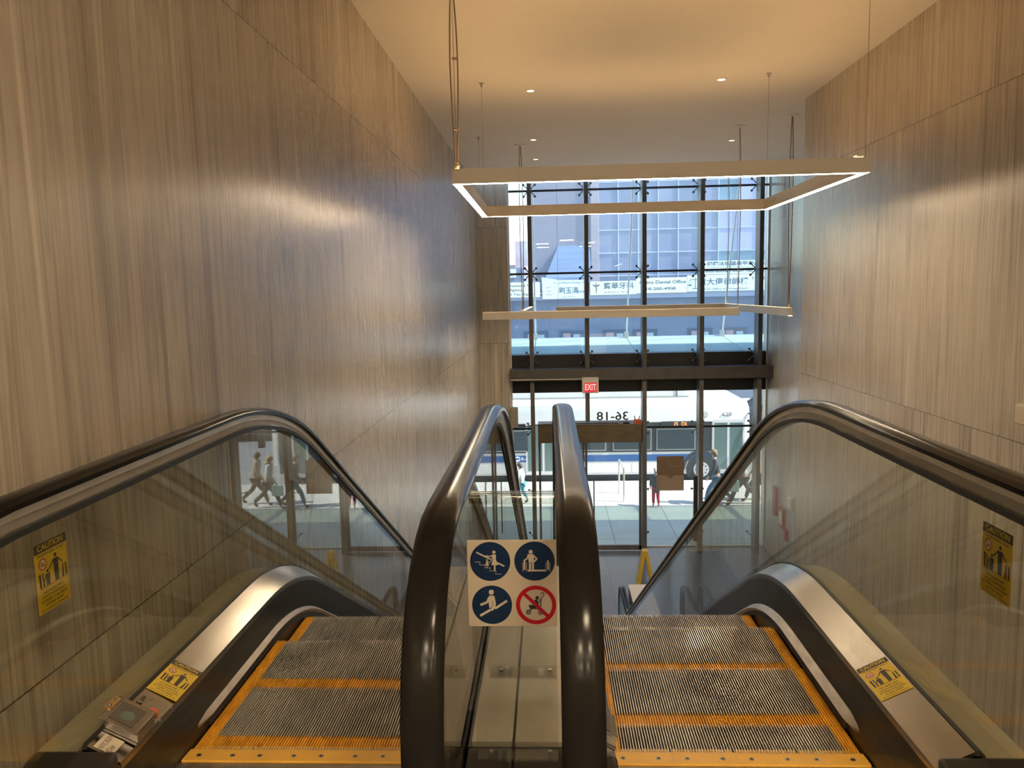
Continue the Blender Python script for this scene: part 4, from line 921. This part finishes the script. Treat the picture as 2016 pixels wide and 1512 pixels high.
# ---- people
SKIN = mat('skin', (.50,.32,.24), .6)
def person(loc, yaw, colors, label, h=1.68, stride=.35, lean=.06, hood=False, bag=None, hair=(.10,.06,.04), arms=(.35,-.3), hem=.86, fat=1.0):
    """walking figure: local +x is ahead; one skinned body with coat, trousers and hair as children"""
    e = empty('person', loc, label, 'person', None); e.rotation_euler.z = yaw
    k = h/1.72
    def grow(name, verts, edges, rad, mt, root=0, sub=1):
        me = bpy.data.meshes.new(name); me.from_pydata([(v[0]*k, v[1]*k, v[2]*k) for v in verts], edges, [])
        o = bpy.data.objects.new(name, me); C.objects.link(o); o.parent = e
        md = o.modifiers.new('skin', 'SKIN'); md.use_smooth_shade = True
        for i, r in enumerate(rad):
            sv = me.skin_vertices[0].data[i]; sv.radius = (r[0]*k, r[1]*k) if isinstance(r, tuple) else (r*k, r*k)
            sv.use_root = (i == root)
        o.modifiers.new('sub', 'SUBSURF').levels = sub; o.modifiers['sub'].render_levels = sub
        me.materials.append(mt); return o
    s = stride
    hip = .92; V = [(0,0,hip),(lean*.4,0,1.12),(lean,0,1.36),(lean*1.2,0,1.47),(lean*1.5,0,1.54),(lean*1.6+.01,0,1.63),(lean*1.6,0,1.70)]
    R_ = [(.13,.11),(.12,.10),(.14,.11),(.06,.06),(.052,.055),(.075,.088),(.055,.065)]
    E_ = [(0,1),(1,2),(2,3),(3,4),(4,5),(5,6)]
    def add(p, r, frm): V.append(p); R_.append(r); E_.append((frm, len(V)-1)); return len(V)-1
    legs = []
    for sd, st in ((1, s), (-1, -s)):
        a = add((0, .09*sd, hip-.08), .085, 0); kx = st*.55+.06; kn = add((kx, .095*sd, .50), .062, a)
        fx = st*1.05; fz = .08 if st > 0 else .14
        an = add((fx-(.02 if st > 0 else .10), .1*sd, fz), .04, kn); to = add((fx+.13-(.0 if st > 0 else .09), .1*sd, .035), .032, an); legs.append((a, kn, an, to))
    hands = []
    for sd, sw in ((1, arms[0]), (-1, arms[1])):
        sh = add((lean, .17*sd, 1.40), .055, 2); el = add((lean+sin(sw)*.28-.02, .21*sd, 1.40-.28*cos(sw)), .042, sh)
        wr = add((lean+sin(sw)*.45+.08, .21*sd, 1.40-.50*cos(sw)), .028, el); pm = add((lean+sin(sw)*.48+.11, .21*sd, 1.40-.58*cos(sw)), (.035,.022), wr)
        P_ = V[pm]
        for j in range(4): add((P_[0]+.02-.002*j, P_[1]+(-.027+.018*j), P_[2]-.075+(.012 if j in (0,3) else 0)), .0085, pm)
        add((P_[0]+.045, P_[1]-sd*.02, P_[2]-.03), .0095, wr)
    body = grow('body', V, E_, R_, SKIN, 0, 1)
    # trousers
    tv = [V[0]]; tr = [(.15,.13)]; te_ = []
    for a, kn, an, to in legs:
        i0 = len(tv); tv += [V[a], V[kn], (V[an][0], V[an][1], V[an][2]+.04)]; tr += [.105, .082, .062]; te_ += [(0, i0), (i0, i0+1), (i0+1, i0+2)]
    grow('trousers', tv, te_, tr, colors[1])
    for a, kn, an, to in legs: grow('shoe', [V[an], V[to]], [(0,1)], [.055, .04], colors[2])
    cv = [(0,0,hem),V[1],V[2],(V[3][0],0,1.46)]; cr = [(.175*fat,.15*fat),(.155*fat,.135*fat),(.17*fat,.14*fat),(.085,.085)]; ce = [(0,1),(1,2),(2,3)]
    for q in (0, 1):
        b0 = 7+8+q*9; i0 = len(cv); cv += [V[b0], V[b0+1], V[b0+2]]; cr += [.078, .062, .048]; ce += [(2, i0), (i0, i0+1), (i0+1, i0+2)]
    grow('coat', cv, ce, cr, colors[0])
    hm = MB().ball((V[5][0]*k-.012, 0, 1.655*k), .105*k, 14, sc=(1.02,.86,1.0)); 
    if hood: hm.ball((V[4][0]*k-.07, 0, 1.50*k), .10*k, 12, sc=(.9,1.1,.7))
    hm.ball((V[5][0]*k-.05, 0, 1.60*k), .09*k, 12, sc=(.8,.95,1.1)); ho = hm.build('hair', mat('hair_%s' % label[:6], hair, .6), e, None, True)
    fx = (V[5][0]+.078)*k
    fb = MB().ball((fx+.012, 0, 1.625*k), .016, 8, sc=(1,.7,1.3)).build('nose', SKIN, e, None, True)
    for sd in (-1, 1): MB().ball((fx-.002, .03*sd, 1.645*k), .009, 8).build('eye', BLK, e, None, True)
    MB().ball((fx-.004, 0, 1.585*k), .018, 8, sc=(.4,1.2,.3)).build('mouth', mat('lips', (.4,.15,.13), .5), e, None, True)
    if bag:
        P_ = V[7+8+3]; MB().box(P_[0]-.16, P_[0]+.16, P_[1]-.05, P_[1]+.05, .42, .72).build('carried_bag', bag, e, None, bevel=.02)
    return e
cl = lambda n, c: mat('cloth_'+n, c, .85)
DKJ, JEAN, BKS = cl('dark_jacket', (.055,.055,.06)), cl('jeans', (.10,.16,.24)), cl('black', (.03,.03,.03))
person((4.55, 21.0, ZF), pi, (DKJ, JEAN, BKS), 'person in a dark jacket and blue jeans walking left past the fourth pane', 1.50, .36, hair=(.22,.13,.08))
person((5.25, 20.9, ZF), pi, (cl('white_coat', (.62,.60,.58)), cl('charcoal', (.06,.06,.065)), BKS), 'blond person in a white hooded coat striding left near the right post', 1.50, .42, hood=True, bag=cl('pale_bag', (.55,.68,.74)), hair=(.45,.32,.16))
person((5.75, 21.3, ZF), pi, (cl('tan_coat', (.42,.33,.24)), cl('grey_trousers', (.09,.09,.09)), BKS), 'person in a tan coat walking behind the one in the white coat', 1.52, .40, hair=(.05,.04,.03))
person((2.86, 20.75, ZF), pi*.5, (cl('charcoal_coat', (.07,.075,.08)), cl('red_trousers', (.55,.02,.05)), cl('red_shoe', (.5,.03,.05))), 'child in a charcoal coat and bright red trousers facing away beside the poster', 1.06, .06, arms=(.1,-.05), hair=(.5,.45,.4), hem=.60, fat=1.25)
person((-.80, 21.2, ZF), pi*.9, (cl('white_top', (.6,.62,.62)), cl('teal', (.06,.28,.36)), BKS), 'small person in a white top seen at the left between handrails', 1.15, .12, arms=(.2,-.2))
